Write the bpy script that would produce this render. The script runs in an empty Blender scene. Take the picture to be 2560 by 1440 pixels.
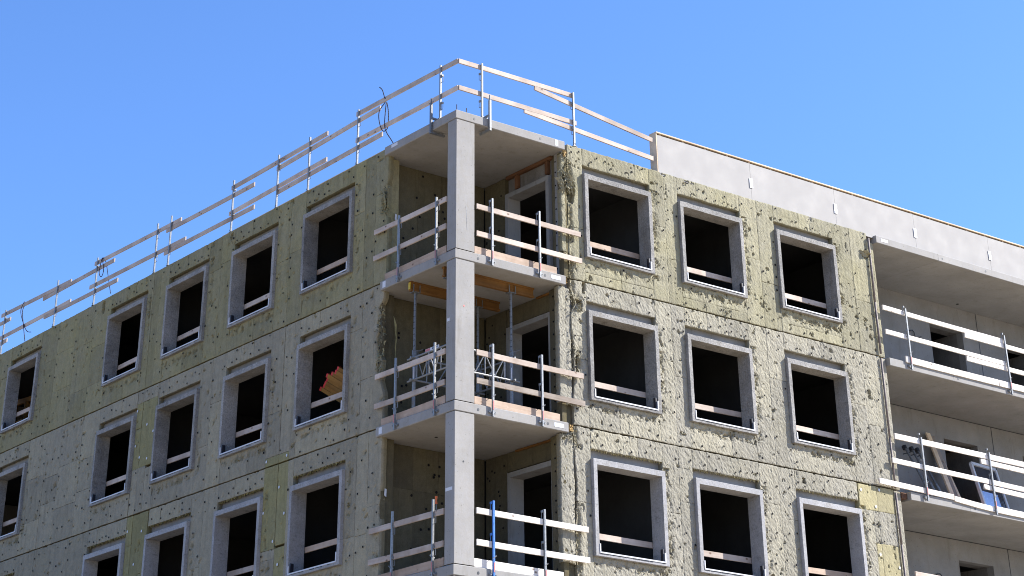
import bpy, bmesh, math, random
import numpy as np
from mathutils import Vector, Matrix
random.seed(7)
rng = np.random.RandomState(11)
scene = bpy.context.scene
COL = scene.collection

# ---------------------------------------------------------------- camera
R_ = Vector((0.80540335, -0.59269528, 0.0061445))
U_ = Vector((-0.30826793, -0.41000076, 0.85841148))
F_ = Vector((0.50625718, 0.69326163, 0.51292493))
cam_d = bpy.data.cameras.new('camera')
cam = bpy.data.objects.new('camera', cam_d); COL.objects.link(cam)
cam.matrix_world = Matrix(((R_.x, U_.x, -F_.x, -21.24425), (R_.y, U_.y, -F_.y, -28.96231),
                           (R_.z, U_.z, -F_.z, 1.59223), (0, 0, 0, 1)))
cam_d.sensor_width = 36
cam_d.lens = 4722.67 / 2560 * 36
cam_d.shift_x = 144.0 / 2560
cam_d.shift_y = -1080.87 / 2560
cam_d.clip_start = 0.5; cam_d.clip_end = 3000
scene.camera = cam

# ---------------------------------------------------------------- light
SUN = Vector((2.0, -1.0, 1.6)).normalized()
el = math.asin(SUN.z); az = math.atan2(SUN.x, SUN.y)
world = bpy.data.worlds.new('World'); scene.world = world; world.use_nodes = True
wn = world.node_tree.nodes; wl = world.node_tree.links; wn.clear()
sky = wn.new('ShaderNodeTexSky'); sky.sky_type = 'NISHITA'; sky.sun_disc = False
sky.sun_elevation = el; sky.sun_rotation = az
sky.altitude = 0; sky.air_density = 1.0; sky.dust_density = 0.6; sky.ozone_density = 3.0
tint = wn.new('ShaderNodeMixRGB'); tint.blend_type = 'MULTIPLY'; tint.inputs[0].default_value = 1.0
tint.inputs[2].default_value = (0.76, 1.04, 1.48, 1)
bg = wn.new('ShaderNodeBackground'); bg.inputs[1].default_value = 0.055
wo = wn.new('ShaderNodeOutputWorld')
wl.new(sky.outputs[0], tint.inputs[1]); wl.new(tint.outputs[0], bg.inputs[0]); wl.new(bg.outputs[0], wo.inputs[0])
sd = bpy.data.lights.new('sun', 'SUN'); sd.energy = 4.0; sd.angle = math.radians(0.53); sd.color = (1, 0.95, 0.87)
so = bpy.data.objects.new('sun', sd); COL.objects.link(so)
so.rotation_euler = SUN.to_track_quat('Z', 'Y').to_euler()
scene.view_settings.view_transform = 'Standard'; scene.view_settings.look = 'None'
scene.view_settings.exposure = 1.75; scene.view_settings.gamma = 1.0
scene.view_settings.use_curve_mapping = False
scene.render.engine = 'CYCLES'
scene.cycles.use_denoising = True; scene.cycles.filter_width = 1.0
scene.cycles.max_bounces = 6; scene.cycles.diffuse_bounces = 4

# ---------------------------------------------------------------- materials
def nodes(name):
    m = bpy.data.materials.new(name); m.use_nodes = True
    nt = m.node_tree; b = nt.nodes['Principled BSDF']
    return m, nt, b
def N(nt, t, **k):
    n = nt.nodes.new(t)
    for a, v in k.items():
        if a in n.inputs.keys(): n.inputs[a].default_value = v
        else: setattr(n, a, v)
    return n
def ramp(nt, fac, stops):
    r = nt.nodes.new('ShaderNodeValToRGB'); cr = r.color_ramp
    while len(cr.elements) > 1: cr.elements.remove(cr.elements[-1])
    cr.elements[0].position = stops[0][0]; cr.elements[0].color = (*stops[0][1], 1)
    for p, c in stops[1:]:
        e = cr.elements.new(p); e.color = (*c, 1)
    nt.links.new(fac, r.inputs[0]); return r.outputs[0]
def mix(nt, mode, fac, a, b):
    n = nt.nodes.new('ShaderNodeMixRGB'); n.blend_type = mode
    for i, v in ((0, fac), (1, a), (2, b)):
        if isinstance(v, (int, float)): n.inputs[i].default_value = v
        elif isinstance(v, tuple): n.inputs[i].default_value = (*v, 1)
        else: nt.links.new(v, n.inputs[i])
    return n.outputs[0]
def noise(nt, vec, scale, detail=4, rough=0.55, stretch=None):
    if stretch:
        mp = nt.nodes.new('ShaderNodeMapping'); mp.inputs['Scale'].default_value = stretch
        nt.links.new(vec, mp.inputs[0]); vec = mp.outputs[0]
    n = nt.nodes.new('ShaderNodeTexNoise'); n.inputs['Scale'].default_value = scale
    n.inputs['Detail'].default_value = detail; n.inputs['Roughness'].default_value = rough
    nt.links.new(vec, n.inputs['Vector']); return n.outputs['Fac']
def bump(nt, b, h, strength, dist, prev=None):
    n = nt.nodes.new('ShaderNodeBump'); n.inputs['Strength'].default_value = strength; n.inputs['Distance'].default_value = dist
    nt.links.new(h, n.inputs['Height'])
    if prev is not None: nt.links.new(prev, n.inputs['Normal'])
    nt.links.new(n.outputs[0], b.inputs['Normal']); return n.outputs[0]
def g(v): return (v, v, v)
def coords(nt, world_space=True):
    if world_space:
        return nt.nodes.new('ShaderNodeNewGeometry').outputs['Position']
    return nt.nodes.new('ShaderNodeTexCoord').outputs['Object']

def concrete(name, col, var=0.12, stain=0.25, bumps=0.3, pores=True, cold=(0.95, 0.98, 1.06), smear=0.0):
    m, nt, b = nodes(name); P = coords(nt)
    c = mix(nt, 'MULTIPLY', 1.0, col, ramp(nt, noise(nt, P, 1.3, 5, 0.6), [(0.3, g(1 - var)), (0.7, g(1 + var))]))
    c = mix(nt, 'MULTIPLY', 1.0, c, ramp(nt, noise(nt, P, 9, 4, 0.7), [(0.25, g(0.9)), (0.75, cold)]))
    c = mix(nt, 'MULTIPLY', 1.0, c, ramp(nt, noise(nt, P, 2.0, 5, 0.65, (2.2, 2.2, 0.35)), [(0.56, g(1.0)), (0.78, (1 - stain, 1 - stain * 1.1, 1 - stain * 1.3))]))
    c = mix(nt, 'MULTIPLY', 1.0, c, ramp(nt, nt.nodes.new('ShaderNodeObjectInfo').outputs['Random'], [(0, g(0.92)), (1, g(1.07))]))
    c = mix(nt, 'MULTIPLY', 1.0, c, ramp(nt, noise(nt, P, 30, 5, 0.8), [(0.3, g(1 - var * (1.6 if smear else 0.5))), (0.6, g(1 + var * (0.6 if smear else 0.2)))]))
    if smear:
        c = mix(nt, 'MULTIPLY', 1.0, c, ramp(nt, noise(nt, P, 5.5, 6, 0.75, (1, 1, 1.6)), [(0.36, g(1 - smear)), (0.44, g(1.0)), (0.60, g(1.0)), (0.68, g(1 + smear * 0.9))]))
    hgt = noise(nt, P, 25, 5, 0.6)
    if pores:
        v = nt.nodes.new('ShaderNodeTexVoronoi'); v.inputs['Scale'].default_value = 11
        nt.links.new(P, v.inputs['Vector'])
        sel = noise(nt, P, 4.0, 2)
        th = nt.nodes.new('ShaderNodeMath'); th.operation = 'MULTIPLY'; th.inputs[1].default_value = 0.22
        nt.links.new(sel, th.inputs[0])
        lt = nt.nodes.new('ShaderNodeMath'); lt.operation = 'LESS_THAN'
        nt.links.new(v.outputs['Distance'], lt.inputs[0]); nt.links.new(th.outputs[0], lt.inputs[1])
        c = mix(nt, 'MIX', lt.outputs[0], c, mix(nt, 'MULTIPLY', 1.0, c, g(0.72)))
    nt.links.new(c, b.inputs['Base Color']); b.inputs['Roughness'].default_value = 0.88
    b.inputs['Specular IOR Level'].default_value = 0.25
    bump(nt, b, hgt, bumps, 0.006)
    return m

def wool(name, col, grey, rough=1.0, lines=0.0, fine_scale=34, tornk=0.6, tornc=((0.085, 0.068, 0.032), (0.17, 0.145, 0.08))):
    """mineral wool: fibrous boards, torn places (attribute 'torn') show the brown-yellow inside, darkened with painted pit shade"""
    m, nt, b = nodes(name); P = coords(nt)
    oi = nt.nodes.new('ShaderNodeObjectInfo').outputs['Random']
    c = mix(nt, 'MIX', ramp(nt, noise(nt, P, 0.9, 6, 0.65), [(0.35, g(0)), (0.68, g(1))]), col, grey)
    c = mix(nt, 'MULTIPLY', 1.0, c, ramp(nt, oi, [(0.0, (0.84, 0.84, 0.83)), (0.5, (0.98, 0.98, 0.97)), (1.0, (1.10, 1.09, 1.03))]))
    c = mix(nt, 'MULTIPLY', 1.0, c, ramp(nt, noise(nt, P, 7, 6, 0.75), [(0.3, g(0.80)), (0.7, g(1.12))]))
    c = mix(nt, 'MULTIPLY', 1.0, c, ramp(nt, noise(nt, P, 60, 3, 0.7), [(0.3, g(0.82)), (0.7, g(1.12))]))
    # vertical run-off streaks and sparse dark crumbs
    c = mix(nt, 'MULTIPLY', 1.0, c, ramp(nt, noise(nt, P, 3.0, 5, 0.7, (3.2, 3.2, 0.22)), [(0.5, g(1.0)), (0.75, (0.80, 0.80, 0.78))]))
    crumb = noise(nt, P, 26, 3, 0.8)
    c = mix(nt, 'MULTIPLY', 1.0, c, ramp(nt, crumb, [(0.26, (0.50, 0.48, 0.40)), (0.32, g(1.0))]))
    at = nt.nodes.new('ShaderNodeAttribute'); at.attribute_name = 'torn'
    tornc = mix(nt, 'MIX', noise(nt, P, 30, 3), tornc[0], tornc[1])
    c = mix(nt, 'MIX', ramp(nt, at.outputs['Fac'], [(0.25, g(0)), (0.6, g(tornk)), (0.97, g(tornk)), (1.0, g(0.95))]), c, tornc)
    nt.links.new(c, b.inputs['Base Color']); b.inputs['Roughness'].default_value = 0.96
    b.inputs['Specular IOR Level'].default_value = 0.1
    h = noise(nt, P, fine_scale, 6, 0.72, (1, 1, 0.8))
    p = bump(nt, b, h, 0.75 * min(rough, 1), 0.018 * rough)
    h2 = noise(nt, P, 110, 3, 0.7)
    p = bump(nt, b, h2, 0.5, 0.004, p)
    if lines:
        w = nt.nodes.new('ShaderNodeTexWave'); w.bands_direction = 'X'; w.inputs['Scale'].default_value = 2.4
        w.inputs['Distortion'].default_value = 2.5; w.inputs['Detail'].default_value = 3; w.inputs['Detail Scale'].default_value = 0.6
        mp = nt.nodes.new('ShaderNodeMapping'); mp.inputs['Scale'].default_value = (1, 1, 0.05)
        nt.links.new(P, mp.inputs[0]); nt.links.new(mp.outputs[0], w.inputs['Vector'])
        bump(nt, b, w.outputs['Fac'], lines, 0.02, p)
    return m

def timber(name, c1, c2, knots=True, rough=0.75, spread=0.18):
    m, nt, b = nodes(name); P = coords(nt, False)
    oi = nt.nodes.new('ShaderNodeObjectInfo').outputs['Random']
    off = nt.nodes.new('ShaderNodeVectorMath'); off.operation = 'ADD'
    cmb = nt.nodes.new('ShaderNodeCombineXYZ')
    ml = nt.nodes.new('ShaderNodeMath'); ml.operation = 'MULTIPLY'; ml.inputs[1].default_value = 37
    nt.links.new(oi, ml.inputs[0]); nt.links.new(ml.outputs[0], cmb.inputs[0]); nt.links.new(ml.outputs[0], cmb.inputs[1])
    nt.links.new(P, off.inputs[0]); nt.links.new(cmb.outputs[0], off.inputs[1]); P = off.outputs[0]
    gr = noise(nt, P, 14, 5, 0.65, (0.09, 2.0, 2.0))
    c = mix(nt, 'MIX', ramp(nt, gr, [(0.3, g(0)), (0.72, g(1))]), c1, c2)
    c = mix(nt, 'MULTIPLY', 1.0, c, ramp(nt, oi, [(0, g(1 - spread)), (1, g(1 + spread * 0.7))]))
    c = mix(nt, 'MULTIPLY', 1.0, c, ramp(nt, noise(nt, P, 1.2, 4, 0.7), [(0.35, (0.72, 0.68, 0.65)), (0.62, g(1.06))]))
    if knots:
        v = nt.nodes.new('ShaderNodeTexVoronoi'); v.inputs['Scale'].default_value = 3.4
        mp = nt.nodes.new('ShaderNodeMapping'); mp.inputs['Scale'].default_value = (1, 2.4, 1.6)
        nt.links.new(P, mp.inputs[0]); nt.links.new(mp.outputs[0], v.inputs['Vector'])
        c = mix(nt, 'MIX', ramp(nt, v.outputs['Distance'], [(0.06, g(0.85)), (0.15, g(0.0))]), c, (0.10, 0.05, 0.03))
    nt.links.new(c, b.inputs['Base Color']); b.inputs['Roughness'].default_value = rough
    b.inputs['Specular IOR Level'].default_value = 0.25
    bump(nt, b, gr, 0.25, 0.004)
    return m

def plain(name, col, rough=0.5, metal=0.0, var=0.15, scale=12, spec=0.4):
    m, nt, b = nodes(name); P = coords(nt)
    c = mix(nt, 'MULTIPLY', 1.0, col, ramp(nt, noise(nt, P, scale, 5, 0.7), [(0.3, g(1 - var)), (0.7, g(1 + var))]))
    nt.links.new(c, b.inputs['Base Color'])
    r = ramp(nt, noise(nt, P, scale * 2, 3), [(0.3, g(max(0, rough - 0.12))), (0.7, g(min(1, rough + 0.12)))])
    nt.links.new(r, b.inputs['Roughness']); b.inputs['Metallic'].default_value = metal
    b.inputs['Specular IOR Level'].default_value = spec
    return m

M = {}
M['conc'] = concrete('precast_concrete', (0.290, 0.278, 0.261), 0.10, 0.22)
M['conc_frame'] = concrete('window_frame_concrete', (0.255, 0.245, 0.230), 0.27, 0.36, 1.8, smear=0.28)
M['conc_pale'] = concrete('plastered_frame_concrete', (0.31, 0.305, 0.305), 0.16, 0.3, 0.6, smear=0.30)
M['conc_wall'] = concrete('wall_concrete', (0.225, 0.218, 0.207), 0.14, 0.30, 0.4)
M['conc_patchy'] = concrete('patchy_wall_concrete', (0.162, 0.153, 0.144), 0.35, 0.4, 0.4)
M['soffit'] = concrete('slab_soffit_painted_light', (0.265, 0.258, 0.242), 0.12, 0.18, 0.15)  # underside of the balcony slabs: its light level is put into the colour
M['room'] = concrete('interior_shade_concrete', (0.034, 0.034, 0.034), 0.2, 0.2, 0.2, pores=False)  # near-black: the darkness of the rooms is put into the base colour
SUNT = ((0.085, 0.066, 0.028), (0.17, 0.14, 0.07))  # brown inside of the wool, darkened to paint shade in pits and undersides
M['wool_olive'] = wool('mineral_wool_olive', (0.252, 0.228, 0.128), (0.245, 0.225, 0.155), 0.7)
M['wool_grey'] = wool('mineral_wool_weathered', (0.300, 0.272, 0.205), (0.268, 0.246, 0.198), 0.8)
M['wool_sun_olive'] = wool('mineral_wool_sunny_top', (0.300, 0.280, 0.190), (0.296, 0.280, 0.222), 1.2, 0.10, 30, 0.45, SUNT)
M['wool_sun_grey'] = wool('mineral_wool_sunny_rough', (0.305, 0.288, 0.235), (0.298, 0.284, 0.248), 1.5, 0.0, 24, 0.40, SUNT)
M['wool_shade'] = wool('mineral_wool_recess_shade', (0.115, 0.100, 0.062), (0.098, 0.086, 0.063), 0.5)  # dark copy of the wool, loggia shade put into its colour
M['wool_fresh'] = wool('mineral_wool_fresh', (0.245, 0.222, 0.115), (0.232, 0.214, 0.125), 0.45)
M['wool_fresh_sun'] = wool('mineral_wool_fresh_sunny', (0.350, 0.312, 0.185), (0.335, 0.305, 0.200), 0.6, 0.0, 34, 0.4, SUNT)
M['wood'] = timber('rail_timber', (0.43, 0.35, 0.30), (0.51, 0.445, 0.395))
M['wood_white'] = timber('pale_new_timber', (0.680, 0.646, 0.612), (0.748, 0.722, 0.697), spread=0.06)
M['wood_pink'] = timber('toe_board_timber', (0.35, 0.262, 0.200), (0.43, 0.335, 0.268))
M['wood_old'] = timber('weathered_timber', (0.198, 0.165, 0.139), (0.317, 0.277, 0.244))
M['wood_cap'] = timber('parapet_timber', (0.56, 0.43, 0.29), (0.66, 0.54, 0.40), knots=False)
M['wood_red'] = timber('brown_timber_stud', (0.11, 0.05, 0.026), (0.15, 0.075, 0.038), knots=False)
M['ply'] = timber('formwork_beam_timber', (0.248, 0.117, 0.027), (0.297, 0.162, 0.041), knots=False)
M['galv'] = plain('galvanised_steel', (0.205, 0.215, 0.228), 0.45, 0.35, 0.25, 30)
M['galv_dull'] = plain('dull_galvanised_steel', (0.140, 0.147, 0.158), 0.55, 0.35, 0.3, 30)
M['dark_steel'] = plain('dark_steel', (0.045, 0.048, 0.055), 0.5, 0.5, 0.2)
M['rebar'] = plain('rusty_rebar', (0.09, 0.06, 0.045), 0.85, 0.2, 0.3, 60)
M['rust_pipe'] = plain('weathered_pipe', (0.16, 0.135, 0.13), 0.7, 0.1, 0.35, 20)
M['blue'] = plain('blue_painted_steel', (0.035, 0.14, 0.42), 0.45, 0.2, 0.25, 25)
M['white'] = plain('white_plastic', (0.50, 0.51, 0.55), 0.45, 0, 0.06)
M['offwhite'] = plain('sticker_paper', (0.528, 0.544, 0.592), 0.6, 0, 0.12, 60)
M['sticker_blue'] = plain('blue_sticker_print', (0.25, 0.45, 0.62), 0.6, 0, 0.2, 60)
M['black'] = plain('black_plastic', (0.018, 0.018, 0.024), 0.45, 0, 0.2)
M['hole'] = plain('dark_anchor_hole', (0.012, 0.012, 0.014), 0.9, 0, 0.2, 12, 0.05)
M['red'] = plain('red_label', (0.434, 0.140, 0.133), 0.5, 0, 0.2, 50)
M['red_paint'] = plain('red_painted_ends', (0.50, 0.03, 0.035), 0.55, 0, 0.2, 30)
M['ply_shade'] = timber('shaded_formwork_beam_timber', (0.16, 0.072, 0.018), (0.21, 0.105, 0.03), knots=False)  # darker copy of ply, shade under the slabs put into the colour
M['orange'] = plain('orange_plastic', (0.525, 0.112, 0.028), 0.45, 0, 0.2, 30)
M['yellow'] = plain('yellow_paint', (0.455, 0.336, 0.028), 0.5, 0, 0.2, 30)
M['grout'] = plain('foam_filler', (0.315, 0.210, 0.084), 0.9, 0, 0.3, 30)
M['brown'] = plain('brown_cavity', (0.10, 0.05, 0.03), 0.9, 0, 0.3, 20)
M['rope'] = plain('grey_cable', (0.05, 0.05, 0.07), 0.9, 0, 0.15, 12, 0.1)
M['panel'] = plain('cement_board', (0.318, 0.309, 0.305), 0.8, 0, 0.022, 1.2, 0.2)
M['clip'] = plain('white_metal_plate', (0.680, 0.705, 0.765), 0.4, 0.1, 0.05)
M['ground'] = plain('site_gravel', (0.37, 0.30, 0.205), 0.95, 0, 0.25, 0.8, 0.1)
M['glass'] = plain('window_glass', (0.02, 0.03, 0.05), 0.05, 0, 0.0, 12, 0.8)
M['film'] = plain('blue_protective_film', (0.270, 0.423, 0.765), 0.2, 0, 0.05, 8, 0.8)
M['roof'] = plain('roof_membrane', (0.10, 0.10, 0.10), 0.9, 0, 0.2, 5)

# ---------------------------------------------------------------- object helpers
WM = {}
def tag(o, label, cat, group=None):
    o['label'] = label; o['category'] = cat
    if group: o['group'] = group
def thing(name, label, cat, loc=(0, 0, 0), group=None):
    o = bpy.data.objects.new(name, None); o.empty_display_size = 0.2
    COL.objects.link(o); o.location = loc; WM[o] = Matrix.Translation(loc); tag(o, label, cat, group); return o
def put(name, me, mat, parent=None, world=None, label=None, kind=None):
    o = bpy.data.objects.new(name, me); COL.objects.link(o)
    if mat is not None and len(me.materials) == 0: me.materials.append(M[mat])
    w = world if world is not None else Matrix.Identity(4)
    if parent is not None:
        o.parent = parent; o.matrix_basis = WM[parent].inverted() @ w
    else: o.matrix_basis = w
    WM[o] = w
    if label: o['label'] = label
    if kind: o['kind'] = kind
    return o

class MB:
    """collects simple solids into one mesh"""
    def __init__(s): s.v = []; s.f = []; s.mi = []
    def box(s, x0, x1, y0, y1, z0, z1, mi=0):
        n = len(s.v)
        s.v += [(x0, y0, z0), (x1, y0, z0), (x1, y1, z0), (x0, y1, z0), (x0, y0, z1), (x1, y0, z1), (x1, y1, z1), (x0, y1, z1)]
        s.f += [tuple(n + i for i in q) for q in ((0, 3, 2, 1), (4, 5, 6, 7), (0, 1, 5, 4), (1, 2, 6, 5), (2, 3, 7, 6), (3, 0, 4, 7))]
        s.mi += [mi] * 6; return s
    def tube(s, a, b, r, n=10, r2=None, mi=0):
        a = Vector(a); b = Vector(b); d = (b - a).normalized(); r2 = r if r2 is None else r2
        t = Vector((0, 0, 1)) if abs(d.z) < 0.9 else Vector((1, 0, 0))
        e1 = d.cross(t).normalized(); e2 = d.cross(e1)
        k = len(s.v)
        for i in range(n):
            an = 2 * math.pi * i / n; w = e1 * math.cos(an) + e2 * math.sin(an)
            s.v.append(tuple(a + w * r)); s.v.append(tuple(b + w * r2))
        for i in range(n):
            j = (i + 1) % n
            s.f.append((k + 2 * i, k + 2 * j, k + 2 * j + 1, k + 2 * i + 1)); s.mi.append(mi)
        s.f.append(tuple(k + 2 * i for i in range(n))[::-1]); s.f.append(tuple(k + 2 * i + 1 for i in range(n))); s.mi += [mi, mi]
        return s
    def path(s, pts, r, n=6, mi=0):
        for a, b in zip(pts[:-1], pts[1:]): s.tube(a, b, r, n, mi=mi)
        return s
    def obar(s, a, b, w, t, up=Vector((0, 0, 1)), mi=0):
        """bar of section w (along 'up') x t from a to b"""
        a = Vector(a); b = Vector(b); d = (b - a).normalized(); side = d.cross(up).normalized(); u = side.cross(d)
        k = len(s.v)
        for p in (a, b):
            for su, ss in ((-1, -1), (-1, 1), (1, 1), (1, -1)):
                s.v.append(tuple(p + u * (su * w / 2) + side * (ss * t / 2)))
        s.f += [tuple(k + i for i in q) for q in ((0, 1, 2, 3), (7, 6, 5, 4), (0, 4, 5, 1), (1, 5, 6, 2), (2, 6, 7, 3), (3, 7, 4, 0))]
        s.mi += [mi] * 6; return s
    def mesh(s, name, mats=None, smooth=False, fix=True):
        me = bpy.data.meshes.new(name); me.from_pydata(s.v, [], s.f)
        if mats:
            for m in mats: me.materials.append(M[m])
            me.polygons.foreach_set('material_index', s.mi)
        if fix:
            bm = bmesh.new(); bm.from_mesh(me); bmesh.ops.recalc_face_normals(bm, faces=bm.faces); bm.to_mesh(me); bm.free()
        if smooth: me.polygons.foreach_set('use_smooth', [True] * len(me.polygons))
        me.update(); return me
    def put(s, name, mat, parent=None, label=None, kind=None, mats=None, smooth=False):
        return put(name, s.mesh(name, mats, smooth), None if mats else mat, parent, None, label, kind)

def board(name, a, b, w, t, mat, parent=None, label=None, bend=0.0):
    """sawn board from a to b; (a, b) = centre line; local X runs along the board; w = height, t = thickness"""
    a = Vector(a); b = Vector(b); L = (b - a).length; d = (b - a).normalized()
    up = Vector((0, 0, 1))
    if abs(d.z) > 0.9: up = Vector((1, 0, 0))
    side = up.cross(d).normalized(); u = d.cross(side)
    tw = random.uniform(-0.006, 0.006); n = 5 if L > 1 else 2
    v = []; f = []
    c = 0.004
    prof = [(-t/2, -w/2 + c), (-t/2 + c, -w/2), (t/2 - c, -w/2), (t/2, -w/2 + c), (t/2, w/2 - c), (t/2 - c, w/2), (-t/2 + c, w/2), (-t/2, w/2 - c)]
    for i in range(n):
        q = i / (n - 1); sag = bend * math.sin(math.pi * q)
        for (py, pz) in prof: v.append((q * L, py + tw * math.sin(3 * q), pz + sag))
    m = len(prof)
    for i in range(n - 1):
        for j in range(m):
            k = (j + 1) % m; f.append((i * m + j, (i + 1) * m + j, (i + 1) * m + k, i * m + k))
    f.append(tuple(range(m))); f.append(tuple((n - 1) * m + j for j in range(m))[::-1])
    me = bpy.data.meshes.new(name); me.from_pydata(v, [], f)
    bm = bmesh.new(); bm.from_mesh(me); bmesh.ops.recalc_face_normals(bm, faces=bm.faces); bm.to_mesh(me); bm.free()
    W = Matrix(((d.x, side.x, u.x, a.x), (d.y, side.y, u.y, a.y), (d.z, side.z, u.z, a.z), (0, 0, 0, 1)))
    return put(name, me, mat, parent, W, label)

# ---------------------------------------------------------------- numpy value noise on facade coordinates
TAB = np.random.RandomState(3).rand(256, 256)
def vn(u, z, cell, seed=0):
    a = u / cell + 17.3 * seed; b = z / cell + 9.1 * seed
    i = np.floor(a).astype(int); j = np.floor(b).astype(int); fa = a - i; fb = b - j
    fa = fa * fa * (3 - 2 * fa); fb = fb * fb * (3 - 2 * fb)
    i &= 255; j &= 255; i1 = (i + 1) & 255; j1 = (j + 1) & 255
    return (TAB[i, j] * (1 - fa) + TAB[i1, j] * fa) * (1 - fb) + (TAB[i, j1] * (1 - fa) + TAB[i1, j1] * fa) * fb
def fbm(u, z, cell, seed=0, o=3):
    s = 0; w = 0
    for k in range(o):
        s = s + vn(u, z, cell / 2 ** k, seed + k) * 0.55 ** k; w += 0.55 ** k
    return s / w

# ---------------------------------------------------------------- the building
ZT = [17.0, 14.05, 11.08, 8.13, 5.18]          # slab tops = storey lines of the facade, top down
PL = 0.065                                     # face of the insulation behind the slab edge line
BACK = 0.20                                    # face of the concrete wall behind the insulation
FR = -0.01                                       # face of the window surrounds
RX = [(3.38, 5.27), (6.10, 7.985), (9.05, 10.96)]
LY = [(3.80, 5.785), (6.965, 8.925), (10.115, 12.105), (13.225, 15.215), (19.305, 21.235), (22.4, 24.35)]
WT, WB = -0.592, -2.422                        # top and bottom of a surround below the storey line
RECESS = 0.20
XEND, YEND = 12.14, 26.0
building = thing('apartment_building', 'unfinished concrete apartment block clad in rough mineral wool with open window holes', 'building')

def P3(fc, u, d, z):
    return (u, d, z) if fc == 'R' else (d, u, z)

def torn_field(fc, u, z):
    """where the wool is torn open: along window sides, under sills, at ragged corners"""
    t = np.zeros_like(u)
    wins = RX if fc == 'R' else LY
    hi = fbm(u, z, 0.09, 5, 3)
    for (a, b) in wins:
        for k in range(3):
            zt = ZT[k] + WT; zb = ZT[k] + WB
            side = np.exp(-((u - (b + 0.10)) / 0.10) ** 2) if fc == 'R' else np.exp(-((u - (a - 0.16)) / 0.10) ** 2) * 0.6
            side = side * ((z > zb - 0.1) & (z < zt + 0.1)) * (0.35 + 0.9 * vn(u * 0, z, 0.5, a))
            under = np.exp(-((z - (zb - 0.14)) / 0.09) ** 2) * ((u > a) & (u < b)) * (0.2 + 0.9 * vn(u, z * 0, 0.45, 3 + k))
            t = np.maximum(t, np.maximum(side, under))
    t = t * np.clip((hi - 0.40) * 4.5, 0, 1)
    sp = np.clip((fbm(u, z, 0.14, 9, 3) - 0.735) * 9, 0, 1)
    t = np.maximum(t, sp * 0.8)
    if fc == 'R':
        g1 = np.exp(-((u - 3.02 - 0.05 * (vn(u * 0, z, 0.3, 2) - 0.5)) / 0.05) ** 2) * np.clip((vn(u * 0, z, 0.55, 12) - 0.42) * 4, 0, 1)
        g1 = np.maximum(g1, 1.2 * np.exp(-((u - 3.0) / 0.10) ** 2 - ((z - 16.12) / 0.22) ** 2))
        g1 = np.maximum(g1, 1.1 * np.exp(-((u - 3.14) / 0.10) ** 2 - ((z - 13.62) / 0.12) ** 2))
        g1 = np.maximum(g1, 1.1 * np.exp(-((u - 3.10) / 0.08) ** 2 - ((z - 12.35) / 0.25) ** 2))
        t = np.maximum(t, g1)
    else:
        g1 = 1.1 * np.exp(-((u - 2.56) / 0.09) ** 2 - ((z - 15.9) / 0.30) ** 2)
        g1 = np.maximum(g1, 1.1 * np.exp(-((u - 2.55) / 0.09) ** 2 - ((z - 12.95) / 0.42) ** 2))
        g1 = np.maximum(g1, 0.9 * np.exp(-((u - 2.66) / 0.10) ** 2 - ((z - 12.35) / 0.18) ** 2))
        g1 = np.maximum(g1, 0.9 * np.exp(-((u - 13.05) / 0.06) ** 2 - ((z - 16.2) / 0.18) ** 2))
        g1 = np.maximum(g1, 0.8 * np.exp(-((u - 10.0) / 0.10) ** 2 - ((z - 16.9) / 0.08) ** 2))
        t = np.maximum(t, g1)
    return np.clip(t, 0, 1.2)

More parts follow.
